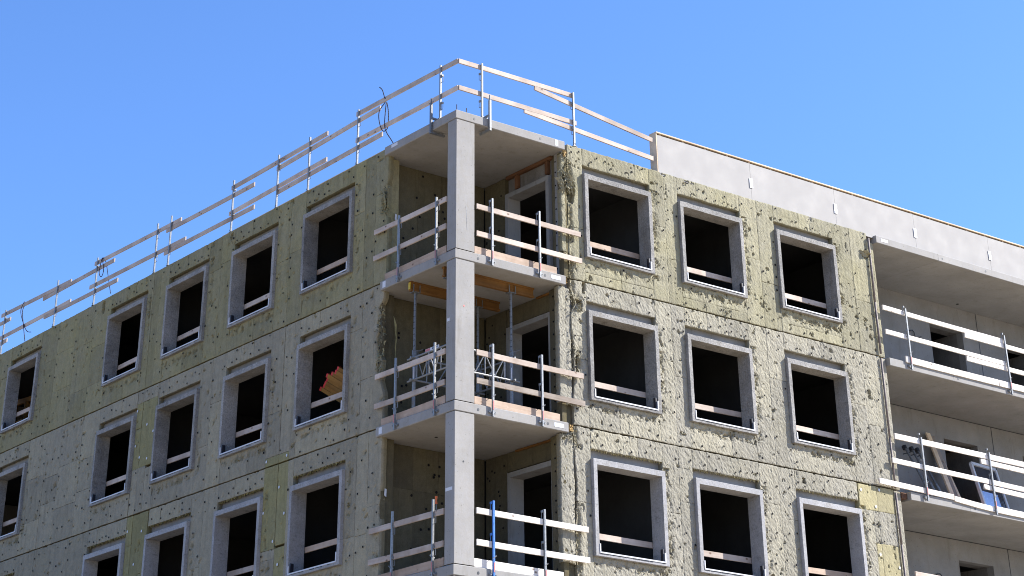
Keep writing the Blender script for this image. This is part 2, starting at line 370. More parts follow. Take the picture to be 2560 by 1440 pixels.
def cavity(fc, u, z):
    n = (fbm(u, z, 0.07, 44, 2) - 0.5) * 0.09
    L = [(2.985, 3.12, 15.70, 16.10), (3.02, 3.24, 13.42, 13.64), (3.03, 3.11, 12.15, 12.50), (3.29, 3.36, 13.80, 14.02), (9.27, 9.37, 10.82, 10.93)] if fc == 'R' else [(9.05, 9.16, 16.78, 16.92), (15.6, 15.72, 16.6, 16.9)]
    h = np.zeros_like(u)
    for (a, b, c, d) in L:
        q = np.minimum(np.minimum(u - a, b - u), np.minimum(z - c, d - z)) + n * 0.6
        h = np.maximum(h, (q > 0).astype(float))
    return h
def wool_board(fc, u0, u1, z0, z1, plane, mat, parent, step, amp, ragged=0.006, torn=True, bite=None, thick=None, flat=False, out=1, name='insulation_board'):
    nu = max(2, int(round((u1 - u0) / step)) + 1); nz = max(2, int(round((z1 - z0) / step)) + 1)
    U, Z = np.meshgrid(np.linspace(u0, u1, nu), np.linspace(z0, z1, nz), indexing='ij')
    eu = np.minimum(U - u0, u1 - U); ez = np.minimum(Z - z0, z1 - Z); e = np.minimum(eu, ez)
    s = random.random() * 50
    rel = (fbm(U + 0.45 * Z, 0.62 * Z, 0.036, 1, 2) - 0.5) * 2 * amp + (fbm(U, Z, 0.6, 4, 2) - 0.5) * min(amp, 0.005) * 1.2
    rel = rel + 0.004 * np.exp(-e / 0.006)                    # eased edges
    T = torn_field(fc, U, Z) if torn else np.zeros_like(U)
    rel = rel + T * (0.02 + 0.045 * fbm(U, Z, 0.07, 21, 2))
    if torn:
        cv = cavity(fc, U, Z); rel = rel + cv * 0.118; T = np.where(cv > 0, 0.8, T)
    off = random.uniform(-0.0035, 0.0035)
    D = plane + off + rel * out
    # ragged rims
    ru = (fbm(Z * 1.0, U * 0, 0.11, s, 3) - 0.5) * 2 * ragged; rz = (fbm(U * 1.0, Z * 0, 0.11, s + 3, 3) - 0.5) * 2 * ragged
    wu = np.exp(-eu / (step * 1.2)); wz = np.exp(-ez / (step * 1.2))
    UU = U + ru * wu; ZZ = Z + rz * wz
    if bite:
        zb = np.zeros_like(Z)
        for (zc, hz, dep) in bite: zb = np.maximum(zb, dep * np.exp(-((Z - zc) / hz) ** 4))
        zb = zb * (0.25 + 1.1 * fbm(Z, U * 0, 0.16, 31, 3))
        UU = UU + zb * np.clip(1 - (U - u0) / (u1 - u0), 0, 1)
    thick = (BACK - PL) if thick is None else thick
    n = nu * nz
    if fc == 'R': V = np.stack([UU, D, ZZ], -1).reshape(-1, 3)
    else: V = np.stack([D, UU, ZZ], -1).reshape(-1, 3)
    idx = np.arange(n).reshape(nu, nz)
    q = np.stack([idx[:-1, :-1], idx[1:, :-1], idx[1:, 1:], idx[:-1, 1:]], -1).reshape(-1, 4)
    if (fc == 'L') == (out > 0): q = q[:, ::-1]
    rim = list(idx[:, 0]) + list(idx[-1, 1:]) + list(idx[-2::-1, -1]) + list(idx[0, -2:0:-1])
    rb = V[rim].copy(); rb[:, 1 if fc == 'R' else 0] = plane + thick * out - 0.003 * out
    V = np.concatenate([V, rb]); m = len(rim)
    ri = np.array(rim); ii = np.arange(m); jj = (ii + 1) % m
    w = np.stack([ri, n + ii, n + jj, ri[jj]], -1)
    if (fc == 'L') == (out > 0): w = w[:, ::-1]
    F = np.concatenate([q, w]).astype(np.int32); nf = len(F)
    me = bpy.data.meshes.new(name); me.vertices.add(len(V)); me.vertices.foreach_set('co', V.astype(np.float32).ravel())
    me.loops.add(nf * 4); me.loops.foreach_set('vertex_index', F.ravel()); me.polygons.add(nf)
    me.polygons.foreach_set('loop_start', np.arange(0, nf * 4, 4, dtype=np.int32)); me.update(calc_edges=True)
    at = me.attributes.new('torn', 'FLOAT', 'POINT')
    tv = np.concatenate([T.reshape(-1), np.full(m, 1.0)]); at.data.foreach_set('value', tv.astype(np.float32))
    me.polygons.foreach_set('use_smooth', np.zeros(nf, bool)); me.update()
    return put(name, me, mat, parent)

def in_opening(fc, u, z, m=0.03):
    for (a, b) in (RX if fc == 'R' else LY):
        for k in range(4):
            if a - m - (0.02) < u < b + m and ZT[k] + WB - m < z < ZT[k] + WT + RECESS + m: return True
    return False

YELLOW_L = [(12.17, 13.20, 12.15, 13.73), (6.0, 7.0, 9.35, 11.27), (12.16, 13.2, 8.2, 11.06), (6.0, 6.4, 8.2, 9.35)]
YELLOW_R = [(10.99, 12.11, 10.53, 11.06), (11.40, 12.11, 8.2, 9.85)]
def cut_yellow(fc, rects):
    ys = YELLOW_R if fc == 'R' else YELLOW_L
    out = []
    for r in rects:
        parts = [r + (False,)]
        for y in ys:
            nw = []
            for (a, b, c, d, fy) in parts:
                ia, ib, ic, id_ = max(a, y[0]), min(b, y[1]), max(c, y[2]), min(d, y[3])
                if fy or ib - ia < 0.08 or id_ - ic < 0.08: nw.append((a, b, c, d, fy)); continue
                nw.append((ia, ib, ic, id_, True))
                if ia - a > 0.06: nw.append((a, ia, c, d, False))
                if b - ib > 0.06: nw.append((ib, b, c, d, False))
                if ic - c > 0.06: nw.append((ia, ib, c, ic, False))
                if d - id_ > 0.06: nw.append((ia, ib, id_, d, False))
            parts = nw
        out += parts
    return out

def split(a, b, mx, jit=0.0):
    n = max(1, math.ceil((b - a) / mx)); c = [a + (b - a) * i / n for i in range(n + 1)]
    for i in range(1, n): c[i] += random.uniform(-jit, jit)
    return list(zip(c[:-1], c[1:]))

def facade_boards(fc, start, end, parent):
    wins = [w for w in (RX if fc == 'R' else LY)]
    step = 0.0175 if fc == 'R' else 0.045
    rects = []
    for k in range(3):
        zt = ZT[k] - (0.012 if k == 0 else 0.014); zb = ZT[k + 1] + 0.012
        edges = [start] + [x for w in wins for x in w] + [end]
        if k == 0: zt = 16.99
        for i in range(0, len(edges), 2):
            a, b = edges[i], edges[i + 1]
            if b - a > 2.5:
                for (c, d) in split(a, b, 1.25, 0.1):
                    zs = zb
                    cuts = [zb, zb + random.uniform(0.7, 1.1), zb + random.uniform(1.6, 2.1), zt]
                    for (e, f) in zip(cuts[:-1], cuts[1:]): rects.append((c, d, e, f, k))
            else:
                brk = {'L': [6.40, 12.90], 'R': []}[fc]
                cs = [a] + [x for x in brk if a + 0.1 < x < b - 0.1] + [b]
                for c0, c1 in zip(cs[:-1], cs[1:]):
                    for (c, d) in split(c0, c1, 0.62, 0.05):
                        if random.random() < 0.75:
                            h = zb + random.uniform(0.9, 2.3); rects += [(c, d, zb, h, k), (c, d, h, zt, k)]
                        else: rects.append((c, d, zb, zt, k))
        for (a, b) in wins:
            for (c, d) in split(a, b, 0.85, 0.25): rects.append((c, d, ZT[k] + WT + RECESS, zt, k))
            for (c, d) in split(a, b, 1.2, 0.3):
                if fc == 'R' and k == 0:
                    h = zb + 0.2; rects += [(c, d, zb, h, k), (c, d, h, ZT[k] + WB, k)]
                else: rects.append((c, d, zb, ZT[k] + WB, k))
    out = []
    for r in rects:
        k = r[4]
        for (a, b, c, d, yel) in cut_yellow(fc, [r[:4]]):
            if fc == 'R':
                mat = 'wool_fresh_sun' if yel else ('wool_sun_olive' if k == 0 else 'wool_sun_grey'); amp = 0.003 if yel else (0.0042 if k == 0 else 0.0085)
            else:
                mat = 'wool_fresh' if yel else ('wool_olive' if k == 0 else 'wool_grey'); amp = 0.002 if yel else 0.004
            gp = 0.0022 if fc == 'R' and k else 0.0032
            ga = 0.013 if fc == 'L' and min(abs(a - 6.40), abs(a - 12.90)) < 0.01 else gp
            bt = None
            if fc == 'L' and a < 2.53: bt = [(15.85, 0.40, 0.13), (13.1, 0.75, 0.24), (12.2, 0.35, 0.17), (9.6, 0.3, 0.05)]
            if fc == 'R' and a < 2.99: bt = [(16.15, 0.3, 0.10), (13.6, 0.2, 0.12), (12.3, 0.5, 0.08), (9.8, 0.5, 0.05)]
            wool_board(fc, a + ga, b - gp, c + gp, d - gp, PL, mat, parent, step, amp, ragged=0.012 if fc == 'R' else 0.008, bite=bt)
            out.append((a, b, c, d, yel))
    return out

facR = put('sunny_facade', MB().box(2.98, 12.38, BACK + 0.16, BACK + 0.19, 0, 0.01).mesh('sunny_facade'), 'conc_wall', building)
facL = put('shaded_facade', MB().box(BACK + 0.16, BACK + 0.19, 2.98, YEND, 0, 0.01).mesh('shaded_facade'), 'conc_wall', building)

# structural walls behind the insulation, cut round the window openings
def wall_mesh(fc, s, e, ztop, zlow, wins, d0, d1):
    mb = MB()
    def bx(u0, u1, z0, z1):
        if fc == 'R': mb.box(u0, u1, d0, d1, z0, z1)
        else: mb.box(d0, d1, u0, u1, z0, z1)
    inner = [(a + 0.05, b - 0.05) for a, b in wins]
    cur = s
    for (a, b) in inner: bx(cur, a, zlow, ztop); cur = b
    bx(cur, e, zlow, ztop)
    for (a, b) in inner:
        z = ztop
        for k in range(4):
            bx(a, b, ZT[k] + WT - 0.05, z); z = ZT[k] + WB + 0.05
        bx(a, b, zlow, z)
    return mb
bpy.data.objects.remove(facR); bpy.data.objects.remove(facL)
facR = wall_mesh('R', 2.86, 12.38, 16.97, 0.0, RX, BACK, 0.36).put('sunny_facade', 'conc_wall', building)
facL = wall_mesh('L', 2.86, YEND, 16.97, 0.0, LY, BACK, 0.36).put('shaded_facade', 'conc_wall', building)
rR = facade_boards('R', 2.98, XEND, facR)
rL = facade_boards('L', 2.52, YEND, facL)
# the lower storeys below the picture
lb = MB(); lb.box(2.66, XEND, PL, BACK - 0.005, 0, ZT[3] - 0.02); lb.put('lower_cladding', 'wool_sun_grey', facR)
lb = MB(); lb.box(PL, BACK - 0.005, 2.52, YEND, 0, ZT[3] - 0.02); lb.put('lower_cladding', 'wool_grey', facL)
# strip past the drain pipe, set back
for k in range(3):
    wool_board('R', 12.19, 12.39, ZT[k + 1] + 0.02, ZT[k] - (0.20 if k == 0 else 0.02), 0.11, ['wool_sun_olive', 'wool_sun_grey', 'wool_sun_grey'][k], facR, 0.03, 0.006, thick=0.088)
# pier at the loggia: front strip and cheek
for k in range(3):
    x0 = [2.80, 2.66, 2.63][k]; zt = ZT[k] - 0.21; zb = ZT[k + 1] + 0.01
    mat = ['wool_sun_olive', 'wool_sun_grey', 'wool_sun_grey'][k]
    zm = zb + [0.55, 0.40, 0.33][k]
    xi = x0 + 0.155
    xm = (x0 + 2.972) / 2 + 0.02
    wool_board('R', x0, xm - 0.004, zm, zt if k else 15.95, PL + 0.012, mat, facR, 0.0175, 0.0075, ragged=0.016)
    if k == 0: wool_board('R', x0 + 0.01, xm - 0.006, 16.27, zt - 0.05, PL + 0.02, mat, facR, 0.022, 0.008, ragged=0.022); wool_board('R', x0 + 0.03, xm, 15.94, 16.28, PL + 0.085, mat, facR, 0.022, 0.012, ragged=0.02, thick=0.05)
    wool_board('R', xm + 0.004, 2.972, zm, zt, PL + 0.022, mat, facR, 0.0175, 0.009, ragged=0.020)
    wool_board('R', x0 + 0.08, 2.972, zb, zm - 0.005, PL + 0.075, 'wool_shade', facR, 0.04, 0.006, thick=0.06)
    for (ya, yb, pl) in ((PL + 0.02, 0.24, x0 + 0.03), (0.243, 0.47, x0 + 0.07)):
        wool_board('L', ya, yb, zb, zt, pl, 'wool_shade', facR, 0.05, 0.004, ragged=0.008, torn=False, thick=0.12)
    # wall B (facing the shaded side) round the balcony door
    XB = 2.86
    for (a, b, c, d) in ((2.07, 2.80, zb, ZT[k] - 0.195), (0.49, 2.06, ZT[k] + WT + 0.02, ZT[k] - 0.195)):
        if b - a > 1 and k == 0: continue
        for (p, q) in split(a, b, 0.8, 0.1): wool_board('L', p + 0.002, q - 0.002, c, d, XB, 'wool_shade', facR, 0.06, 0.004, torn=False, thick=0.1)
    # wall A (facing the sunny side)
    zc = zb + [0.3, 0.55, 1.9][k]
    for (p, q) in ((0.42, 1.05), (1.05, 1.68), (1.68, 2.28), (2.28, 2.85)):
        for (c, d) in ((zb, zc), (zc, ZT[k] - 0.195)):
            wool_board('R', p + 0.002, q - 0.002, c + 0.002, d, 2.82, 'wool_shade', facL, 0.07, 0.004, torn=False, thick=0.1)
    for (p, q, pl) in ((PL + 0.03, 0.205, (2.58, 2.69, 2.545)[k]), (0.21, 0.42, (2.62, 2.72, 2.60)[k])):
        wool_board('R', p, q, zb, ZT[k] - 0.195, pl, 'wool_shade' if k else 'wool_olive', facL, 0.05, 0.004, torn=False, thick=0.2)
mb = MB(); mb.box(2.93, 3.05, 0.36, 2.99, 0, 16.8); 
# openings of wall B are doors: build as piers and lintels
mb = MB()
for k in range(4):
    z1 = ZT[k] - 0.2; z0 = ZT[k + 1]
    mb.box(2.965, 3.1, 0.37, 0.55, z0, z1); mb.box(2.965, 3.1, 1.95, 2.99, z0, z1); mb.box(2.965, 3.1, 0.55, 1.95, ZT[k] + WT - 0.05, z1)
mb.put('loggia_side_wall', 'conc_wall', building)
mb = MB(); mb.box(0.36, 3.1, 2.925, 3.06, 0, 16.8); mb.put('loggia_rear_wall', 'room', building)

# anchor heads in the wool: far too many to pick apart one by one
def anchors(fc, rects, name, parent, dens=2.6):
    dark = MB(); lite = MB()
    def disc(mb, u, z, r, d):
        k = len(mb.v); n = 8
        for ring, dd in ((r, d - 0.004), (r * 0.5, d - 0.0045)):
            for i in range(n):
                a = 2 * math.pi * i / n
                mb.v.append(P3(fc, u + ring * math.cos(a), dd, z + ring * math.sin(a)))
        for i in range(n):
            j = (i + 1) % n; mb.f.append((k + i, k + j, k + n + j, k + n + i)); mb.mi.append(0)
        mb.f.append(tuple(k + n + i for i in range(n))); mb.mi.append(0)
    used = []
    def free(u, z, r):
        for (p, q) in used[-600:]:
            if abs(p - u) < r and abs(q - z) < r and (p - u) ** 2 + (q - z) ** 2 < r * r: return False
        used.append((u, z)); return True
    for (a, b, c, d, yel) in rects:
        n = max(1, int(round((b - a) * (d - c) * dens + random.random())))
        for _ in range(n):
            u = random.uniform(a + 0.05, b - 0.05) if random.random() < 0.4 else random.choice((a + 0.07, b - 0.07)) + random.uniform(-.02, .02)
            z = random.uniform(c + 0.05, d - 0.05)
            if in_opening(fc, u, z) or not free(u, z, 0.38 if yel else 0.20): continue
            if yel: disc(lite, u, z, 0.032, PL - 0.010)
            else: disc(dark, u, z, random.uniform(0.020, 0.027), PL - (0.012 if fc == 'R' else 0.010))
    # rows of anchors over the window heads
    for (a, b) in (RX if fc == 'R' else LY):
        for k in range(3):
            u = a + 0.05
            while u < b:
                zz = ZT[k] + WT + RECESS + random.uniform(0.05, 0.15)
                if random.random() < 0.75 and free(u, zz, 0.13): disc(dark, u, zz, 0.023, PL - 0.012)
                u += random.uniform(0.15, 0.45)
    dark.put(name, 'hole', parent, kind='stuff')
    if lite.v: lite.put('white_' + name, 'white', parent, kind='stuff')
anchors('R', rR, 'anchor_heads', facR, 5.2)
anchors('L', rL, 'anchor_heads', facL, 5.5)
mb = MB()
for k in range(3):
    for _ in range(26):
        x = random.uniform(0.5, 2.7); z = random.uniform(ZT[k + 1] + 0.2, ZT[k] - 0.3); mb.tube((x, 2.803, z), (x, 2.809, z), 0.027, 8)
    for _ in range(16):
        y = random.uniform(2.1, 2.75); z = random.uniform(ZT[k + 1] + 0.2, ZT[k] - 0.3); mb.tube((2.845, y, z), (2.85, y, z), 0.022, 8)
    x0 = [2.80, 2.66, 2.63][k]
    for j in range(10):
        z = ZT[k + 1] + 0.25 + j * 0.26 + random.uniform(-.04, .04); mb.tube((x0 + 0.055, 0.33, z), (x0 + 0.062, 0.33, z), 0.020, 8)
mb.put('anchor_heads', 'hole', facR, kind='stuff')

# fibres and crumbs hanging from torn places and board rims
def crumbs(fc, name, parent, count, seed):
    r = random.Random(seed); mb = MB(); n = count * 40; rr = np.random.RandomState(seed)
    u = rr.uniform(2.7, XEND, n) if fc == 'R' else rr.uniform(2.5, 24, n); z = rr.uniform(8.2, 17.0, n)
    T = torn_field(fc, u, z); keep = np.where((T > 0.35) | (rr.rand(n) < 0.01))[0]; cnt = 0
    for i in keep:
        if cnt >= count: break
        uu, zz = float(u[i]), float(z[i])
        if in_opening(fc, uu, zz, 0.0): continue
        s = r.uniform(0.008, 0.024); k = len(mb.v)
        for _ in range(6):
            mb.v.append(P3(fc, uu + r.uniform(-s, s), PL + r.uniform(-0.022, 0.02), zz + r.uniform(-s * 1.5, s)))
        for t in ((0, 1, 2), (1, 2, 3), (2, 3, 4), (3, 4, 5), (0, 2, 4), (1, 3, 5)): mb.f.append(tuple(k + i for i in t)); mb.mi.append(0)
        cnt += 1
    put(name, mb.mesh(name, fix=False), 'wool_sun_olive' if fc == 'R' else 'wool_olive', parent, kind='stuff')
crumbs('R', 'torn_wool_fibres', facR, 1500, 4)
crumbs('L', 'torn_wool_fibres', facL, 900, 5)
def shreds(fc, name, parent, spots, mat, seed):
    r = random.Random(seed); mb = MB()
    for (u0, u1, z0, z1, cnt, s0, s1) in spots:
        for _ in range(cnt):
            u = r.uniform(u0, u1); z = r.uniform(z0, z1); s = r.uniform(s0, s1); d = PL + r.uniform(-0.05, 0.03); k = len(mb.v)
            ax = Vector((r.uniform(-.5, .5), r.uniform(-.6, .3), r.uniform(-1, -.2))).normalized(); sd = Vector((r.uniform(-1, 1), r.uniform(-1, 1), r.uniform(-.3, .3))).normalized() * s * 0.45
            for i in range(4):
                t = i / 3; w = 1 - 0.7 * t; c = Vector((u, d, z)) + ax * s * t * 1.6 + Vector((0, -0.01 * math.sin(3 * t), 0))
                for sg in (-1, 1): q = c + sd * sg * w; mb.v.append(P3(fc, q.x, q.y, q.z))
            for i in range(3): mb.f.append((k + 2 * i, k + 2 * i + 1, k + 2 * i + 3, k + 2 * i + 2)); mb.mi.append(0)
    put(name, mb.mesh(name, fix=False), mat, parent, kind='stuff')
shreds('R', 'hanging_wool_shreds', facR, [(2.70, 3.08, 15.95, 16.36, 120, 0.02, 0.06), (2.88, 3.02, 16.3, 16.76, 70, 0.015, 0.045), (2.94, 3.04, 12.0, 13.9, 70, 0.012, 0.035),
    (3.02, 3.22, 13.38, 13.46, 14, 0.015, 0.035), (2.66, 2.98, 14.44, 14.56, 30, 0.02, 0.05), (2.64, 2.98, 11.46, 11.54, 24, 0.02, 0.05), (2.64, 3.0, 10.82, 10.95, 40, 0.02, 0.05), (7.25, 7.35, 13.9, 14.3, 10, .02, .05), (3.0, 3.1, 8.6, 10.6, 40, .01, .03)], 'wool_sun_olive', 71)
shreds('L', 'hanging_wool_shreds', facL, [(2.50, 2.74, 15.55, 16.15, 70, 0.02, 0.06), (2.50, 2.78, 12.2, 13.6, 90, 0.02, 0.055), (13.0, 13.1, 15.9, 16.5, 26, .015, .04), (9.0, 9.2, 16.7, 16.95, 20, .02, .04), (2.5, 2.7, 8.3, 9.0, 20, .01, .03)], 'wool_olive', 72)
def rim_fluff(fc, parent, k, seed):
    """ragged fresh wool hanging under the lintel edge"""
    r = random.Random(seed); mb = MB()
    for (a, b) in (RX if fc == 'R' else LY):
        u = a
        while u < b:
            h = r.uniform(0.015, 0.055) if k == 2 else r.uniform(0.002, 0.016); w = r.uniform(0.012, 0.05); d = r.uniform(PL, BACK - 0.03)
            z = ZT[k] + WT + RECESS + 0.01; n = len(mb.v)
            for p in ((u, d, z), (u + w, d + r.uniform(-.01, .02), z), (u + w * r.random(), d + 0.01, z - h), (u + w / 2, d + 0.03, z)): mb.v.append(P3(fc, p[0], p[1], p[2]))
            for t in ((0, 1, 2), (1, 3, 2), (0, 2, 3)): mb.f.append(tuple(n + i for i in t)); mb.mi.append(0)
            u += w * 0.35
    put('lintel_wool_fringe', mb.mesh('lintel_wool_fringe', fix=False), 'wool_fresh_sun' if fc == 'R' else 'wool_fresh', parent, kind='stuff')
for k in range(3):
    rim_fluff('R', facR, k, 40 + k); rim_fluff('L', facL, k, 50 + k)

# torn flaps
def flap(pts, parent, mat='wool_sun_olive', thick=0.012, name='torn_flap'):
    """crumpled sheet of torn wool spanning the outline points"""
    c = Vector((sum(p[0] for p in pts), sum(p[1] for p in pts), sum(p[2] for p in pts))) / len(pts)
    V = [Vector(p) for p in pts]; m = []
    for i, p in enumerate(V):
        q = V[(i + 1) % len(V)]
        for t in (0, 0.33, 0.66): m.append(p.lerp(q, t) + Vector([random.uniform(-.012, .012) for _ in range(3)]))
    mb = MB(); n = len(m); rings = (1.0, 0.8, 0.55, 0.3)
    for s in (0, 1):
        for rr_ in rings:
            for p in m:
                w = c.lerp(p, rr_); j = 0.012
                mb.v.append((w.x + random.uniform(-j, j) + s * thick * .7, w.y + random.uniform(-j, j) + s * thick, w.z + random.uniform(-j, j)))
        mb.v.append(tuple(c))
    N_ = n * len(rings) + 1
    for s in (0, 1):
        o = s * N_
        for r0 in range(len(rings) - 1):
            for i in range(n):
                k = (i + 1) % n; mb.f.append((o + r0 * n + i, o + r0 * n + k, o + (r0 + 1) * n + k, o + (r0 + 1) * n + i))
        for i in range(n): mb.f.append((o + (len(rings) - 1) * n + i, o + (len(rings) - 1) * n + (i + 1) % n, o + N_ - 1))
    for i in range(n): k = (i + 1) % n; mb.f.append((i, N_ + i, N_ + k, k))
    mb.mi = [0] * len(mb.f); return put(name, mb.mesh(name), mat, parent)
flap([(11.86, 0.055, 16.52), (12.00, -0.05, 16.50), (12.14, -0.03, 16.46), (12.18, 0.05, 16.44), (12.05, 0.06, 16.36), (11.93, 0.06, 16.40)], facR, thick=0.03)
flap([(2.86, 0.05, 16.36), (2.95, -0.03, 16.28), (3.04, -0.02, 16.16), (3.07, 0.05, 16.0), (2.97, 0.05, 16.05), (2.9, 0.05, 16.2)], facR)
flap([(2.60, 0.06, 16.16), (2.72, -0.02, 16.18), (2.81, -0.01, 16.08), (2.85, 0.05, 15.86), (2.79, 0.06, 15.92), (2.70, 0.06, 16.08)], facR)
flap([(3.10, 0.05, 13.50), (3.18, 0.0, 13.52), (3.22, 0.04, 13.42), (3.15, 0.06, 13.36)], facR)
flap([(-0.0, 2.62, 16.05), (-0.02, 2.52, 15.95), (0.02, 2.50, 15.75), (0.06, 2.60, 15.62), (0.07, 2.70, 15.72), (0.06, 2.72, 15.9)], facL, 'wool_olive', 0.02)
flap([(0.03, 2.60, 13.30), (0.0, 2.53, 13.1), (0.02, 2.50, 12.8), (0.06, 2.58, 12.7), (0.07, 2.64, 13.0)], facL, 'wool_shade', 0.02)
flap([(0.30, 2.50, 13.35), (0.34, 2.47, 13.1), (0.33, 2.48, 12.7), (0.36, 2.52, 12.45), (0.38, 2.55, 12.9)], facL, 'wool_fresh', 0.02)

# ---------------------------------------------------------------- window surrounds
def surround(fc, a, b, zt, mat, front=FR, back=0.36, sill=True, wd=0.095, rough=False, nobottom=False):
    zb = zt + (WB - WT); mb = MB()
    w = wd; top = 0.11; bot = 0.08
    # subdivided box ring with slightly worn outline
    def ring(u0, u1, z0, z1):
        L = []
        def seg(p, q):
            n = max(1, int(round(math.dist(p, q) / 0.12)))
            for i in range(n):
                t = i / n; L.append((p[0] + (q[0] - p[0]) * t, p[1] + (q[1] - p[1]) * t))
        seg((u0, z0), (u1, z0)); seg((u1, z0), (u1, z1)); seg((u1, z1), (u0, z1)); seg((u0, z1), (u0, z0)); return L
    O = ring(a, b, zb, zt); n = len(O)
    ia, ib, iz0, iz1 = a + w, b - w, zb + bot, zt - top
    def inner(p):
        return (min(max(p[0], ia), ib), min(max(p[1], iz0), iz1))
    # map outer points proportionally on to the inner ring
    I = [(ia + (p[0] - a) / (b - a) * (ib - ia), iz0 + (p[1] - zb) / (zt - zb) * (iz1 - iz0)) for p in O]
    j = 0.006 if rough else 0.0025
    Oj = [(p[0] + random.uniform(-j, j), p[1] + random.uniform(-j, j)) for p in O]
    Ij = [(p[0] + random.uniform(-j, j) * .5, p[1] + random.uniform(-j, j) * .5) for p in I]
    V = [P3(fc, p[0], front + 0.004, p[1]) for p in Oj]
    V += [P3(fc, p[0] + (0.006 if p[0] < (a + b) / 2 else -0.006), front, p[1] + (0.006 if p[1] < (zt + zb) / 2 else -0.006)) for p in Oj]
    V += [P3(fc, p[0], front, p[1]) for p in Ij]
    V += [P3(fc, p[0], back, p[1]) for p in I]; V += [P3(fc, p[0], back, p[1]) for p in O]
    F = []
    for r in range(4):
        for i in range(n):
            k = (i + 1) % n; F.append((r * n + i, r * n + k, (r + 1) * n + k, (r + 1) * n + i))
    for i in range(n):
        k = (i + 1) % n; F.append((4 * n + i, 4 * n + k, k, i))
    mb.v = V; mb.f = F; mb.mi = [0] * len(F)
    fr = mb.put('window_frame', mat, facR if fc == 'R' else facL)
    if sill:
        # bottom profile and corner pieces of the window mounting
        s = MB()
        def bx(m, u0, u1, d0, d1, z0, z1):
            if fc == 'R': m.box(u0, u1, d0, d1, z0, z1)
            else: m.box(d0, d1, u0, u1, z0, z1)
        bx(s, ia + 0.005, ib - 0.005, front - 0.012, front + 0.03, iz0 - 0.022, iz0 + 0.004)
        ue = ib if fc == 'R' else ia; o = -1 if fc == 'R' else 1
        bx(s, min(ue, ue + o * 0.028), max(ue, ue + o * 0.028), front - 0.010, front + 0.03, iz0 + 0.006, iz0 + 0.17)
        ue2 = ia if fc == 'R' else ib; o2 = -o
        bx(s, min(ue2, ue2 + o2 * 0.026), max(ue2, ue2 + o2 * 0.026), front - 0.010, front + 0.03, iz0 + 0.006, iz0 + 0.15)
        s.put('sill_profile', 'white', fr)
        q = MB(); uu = ia + 0.02
        while uu < ib - 0.05:
            w2 = random.uniform(0.05, 0.22)
            if random.random() < 0.8: bx(q, uu, min(uu + w2, ib - 0.02), front - 0.004, front + 0.001, iz0 - random.uniform(0.028, 0.042), iz0 - 0.0225)
            uu += w2 + random.uniform(0, 0.03)
        q.put('sealing_tape', 'black', fr, kind='stuff')
        t = MB()
        if fc == 'R': bx(t, ib - 0.065, ib - 0.03, front + 0.01, front + 0.08, iz0 + 0.006, iz0 + 0.24)
        else: bx(t, ib - 0.07, ib - 0.03, front + 0.01, front + 0.09, iz0 + 0.006, iz0 + 0.20)
        t.put('corner_bracket', 'black', fr)
    return fr, (ia, ib, iz0, iz1)
FRAMES = []
for k in range(4):
    for i, (a, b) in enumerate(RX):
        pale = (k == 2)
        fr, inn = surround('R', a, b, ZT[k] + WT, 'conc_pale' if pale else 'conc_frame', rough=not pale)
        FRAMES.append(('R', k, i, inn))
    for i, (a, b) in enumerate(LY):
        fr, inn = surround('L', a, b, ZT[k] + WT, 'conc_pale' if k == 2 else 'conc_frame', rough=(k == 0))
        FRAMES.append(('L', k, i, inn))
# door surrounds of the loggia
for k in range(4):
    zt = ZT[k] + WT - 0.02; zb = ZT[k + 1] + 0.01; mb = MB()
    xf = 2.80
    mb.box(xf, 3.14, 0.50, 0.60, zb, zt); mb.box(xf, 3.14, 1.90, 2.00, zb, zt); mb.box(xf, 3.14, 0.60, 1.90, zt - 0.10, zt)
    mb.put('door_frame', 'conc_wall', building)
    mb = MB(); mb.box(2.90, 2.955, 0.50, 2.0, zt + 0.002, ZT[k] - 0.22); mb.put('door_lintel', 'conc_patchy', building)
# brown studs over the top loggia door
for (a, b) in (((2.85, 1.62, 16.42), (2.85, 1.62, 16.72)), ((2.85, 0.58, 16.44), (2.85, 0.58, 16.72))):
    board('timber_stud', a, b, 0.09, 0.09, 'wood_red', building)
board('timber_header', (2.85, 1.98, 16.765), (2.85, 0.42, 16.765), 0.07, 0.09, 'wood_red', building)
for k, (ya, yb) in ((1, (1.0, 0.25)), (2, (1.75, 0.30))):
    board('timber_header', (2.84, ya, ZT[k] - 0.215), (2.84, yb, ZT[k] - 0.215), 0.035, 0.06, 'ply_shade', building)

# ---------------------------------------------------------------- storey slabs, rooms, roof
for k in range(4):
    z1 = ZT[k] - 0.012 if k else 16.95
    mb = MB(); mb.box(0.37, 24, 3.07, 26, z1 - 0.24, z1); mb.box(3.11, 12.39, 0.37, 3.07, z1 - 0.24, z1); mb.box(12.39, 24, 2.49, 3.07, z1 - 0.24, z1)
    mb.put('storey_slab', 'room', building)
mb = MB()
for k in range(4):
    z0, z1 = ZT[k + 1], ZT[k] - 0.25
    mb.box(5.2, 5.35, 3.1, 26, z0, z1); mb.box(0.38, 5.2, 6.36, 6.5, z0, z1); mb.box(0.38, 5.2, 12.75, 12.9, z0, z1); mb.box(0.38, 5.2, 18.2, 18.35, z0, z1)
    mb.box(5.6, 5.75, 0.38, 5.2, z0, z1); mb.box(8.45, 8.6, 0.38, 5.2, z0, z1); mb.box(5.35, 24, 5.2, 5.35, z0, z1); mb.box(12.2, 12.39, 0.38, 5.2, z0, z1)
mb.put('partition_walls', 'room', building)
mb = MB(); mb.box(24, 24.2, 0, 26, 0, 17); mb.box(0.2, 24.2, 26, 26.2, 0, 17); mb.put('rear_walls', 'conc_wall', building)
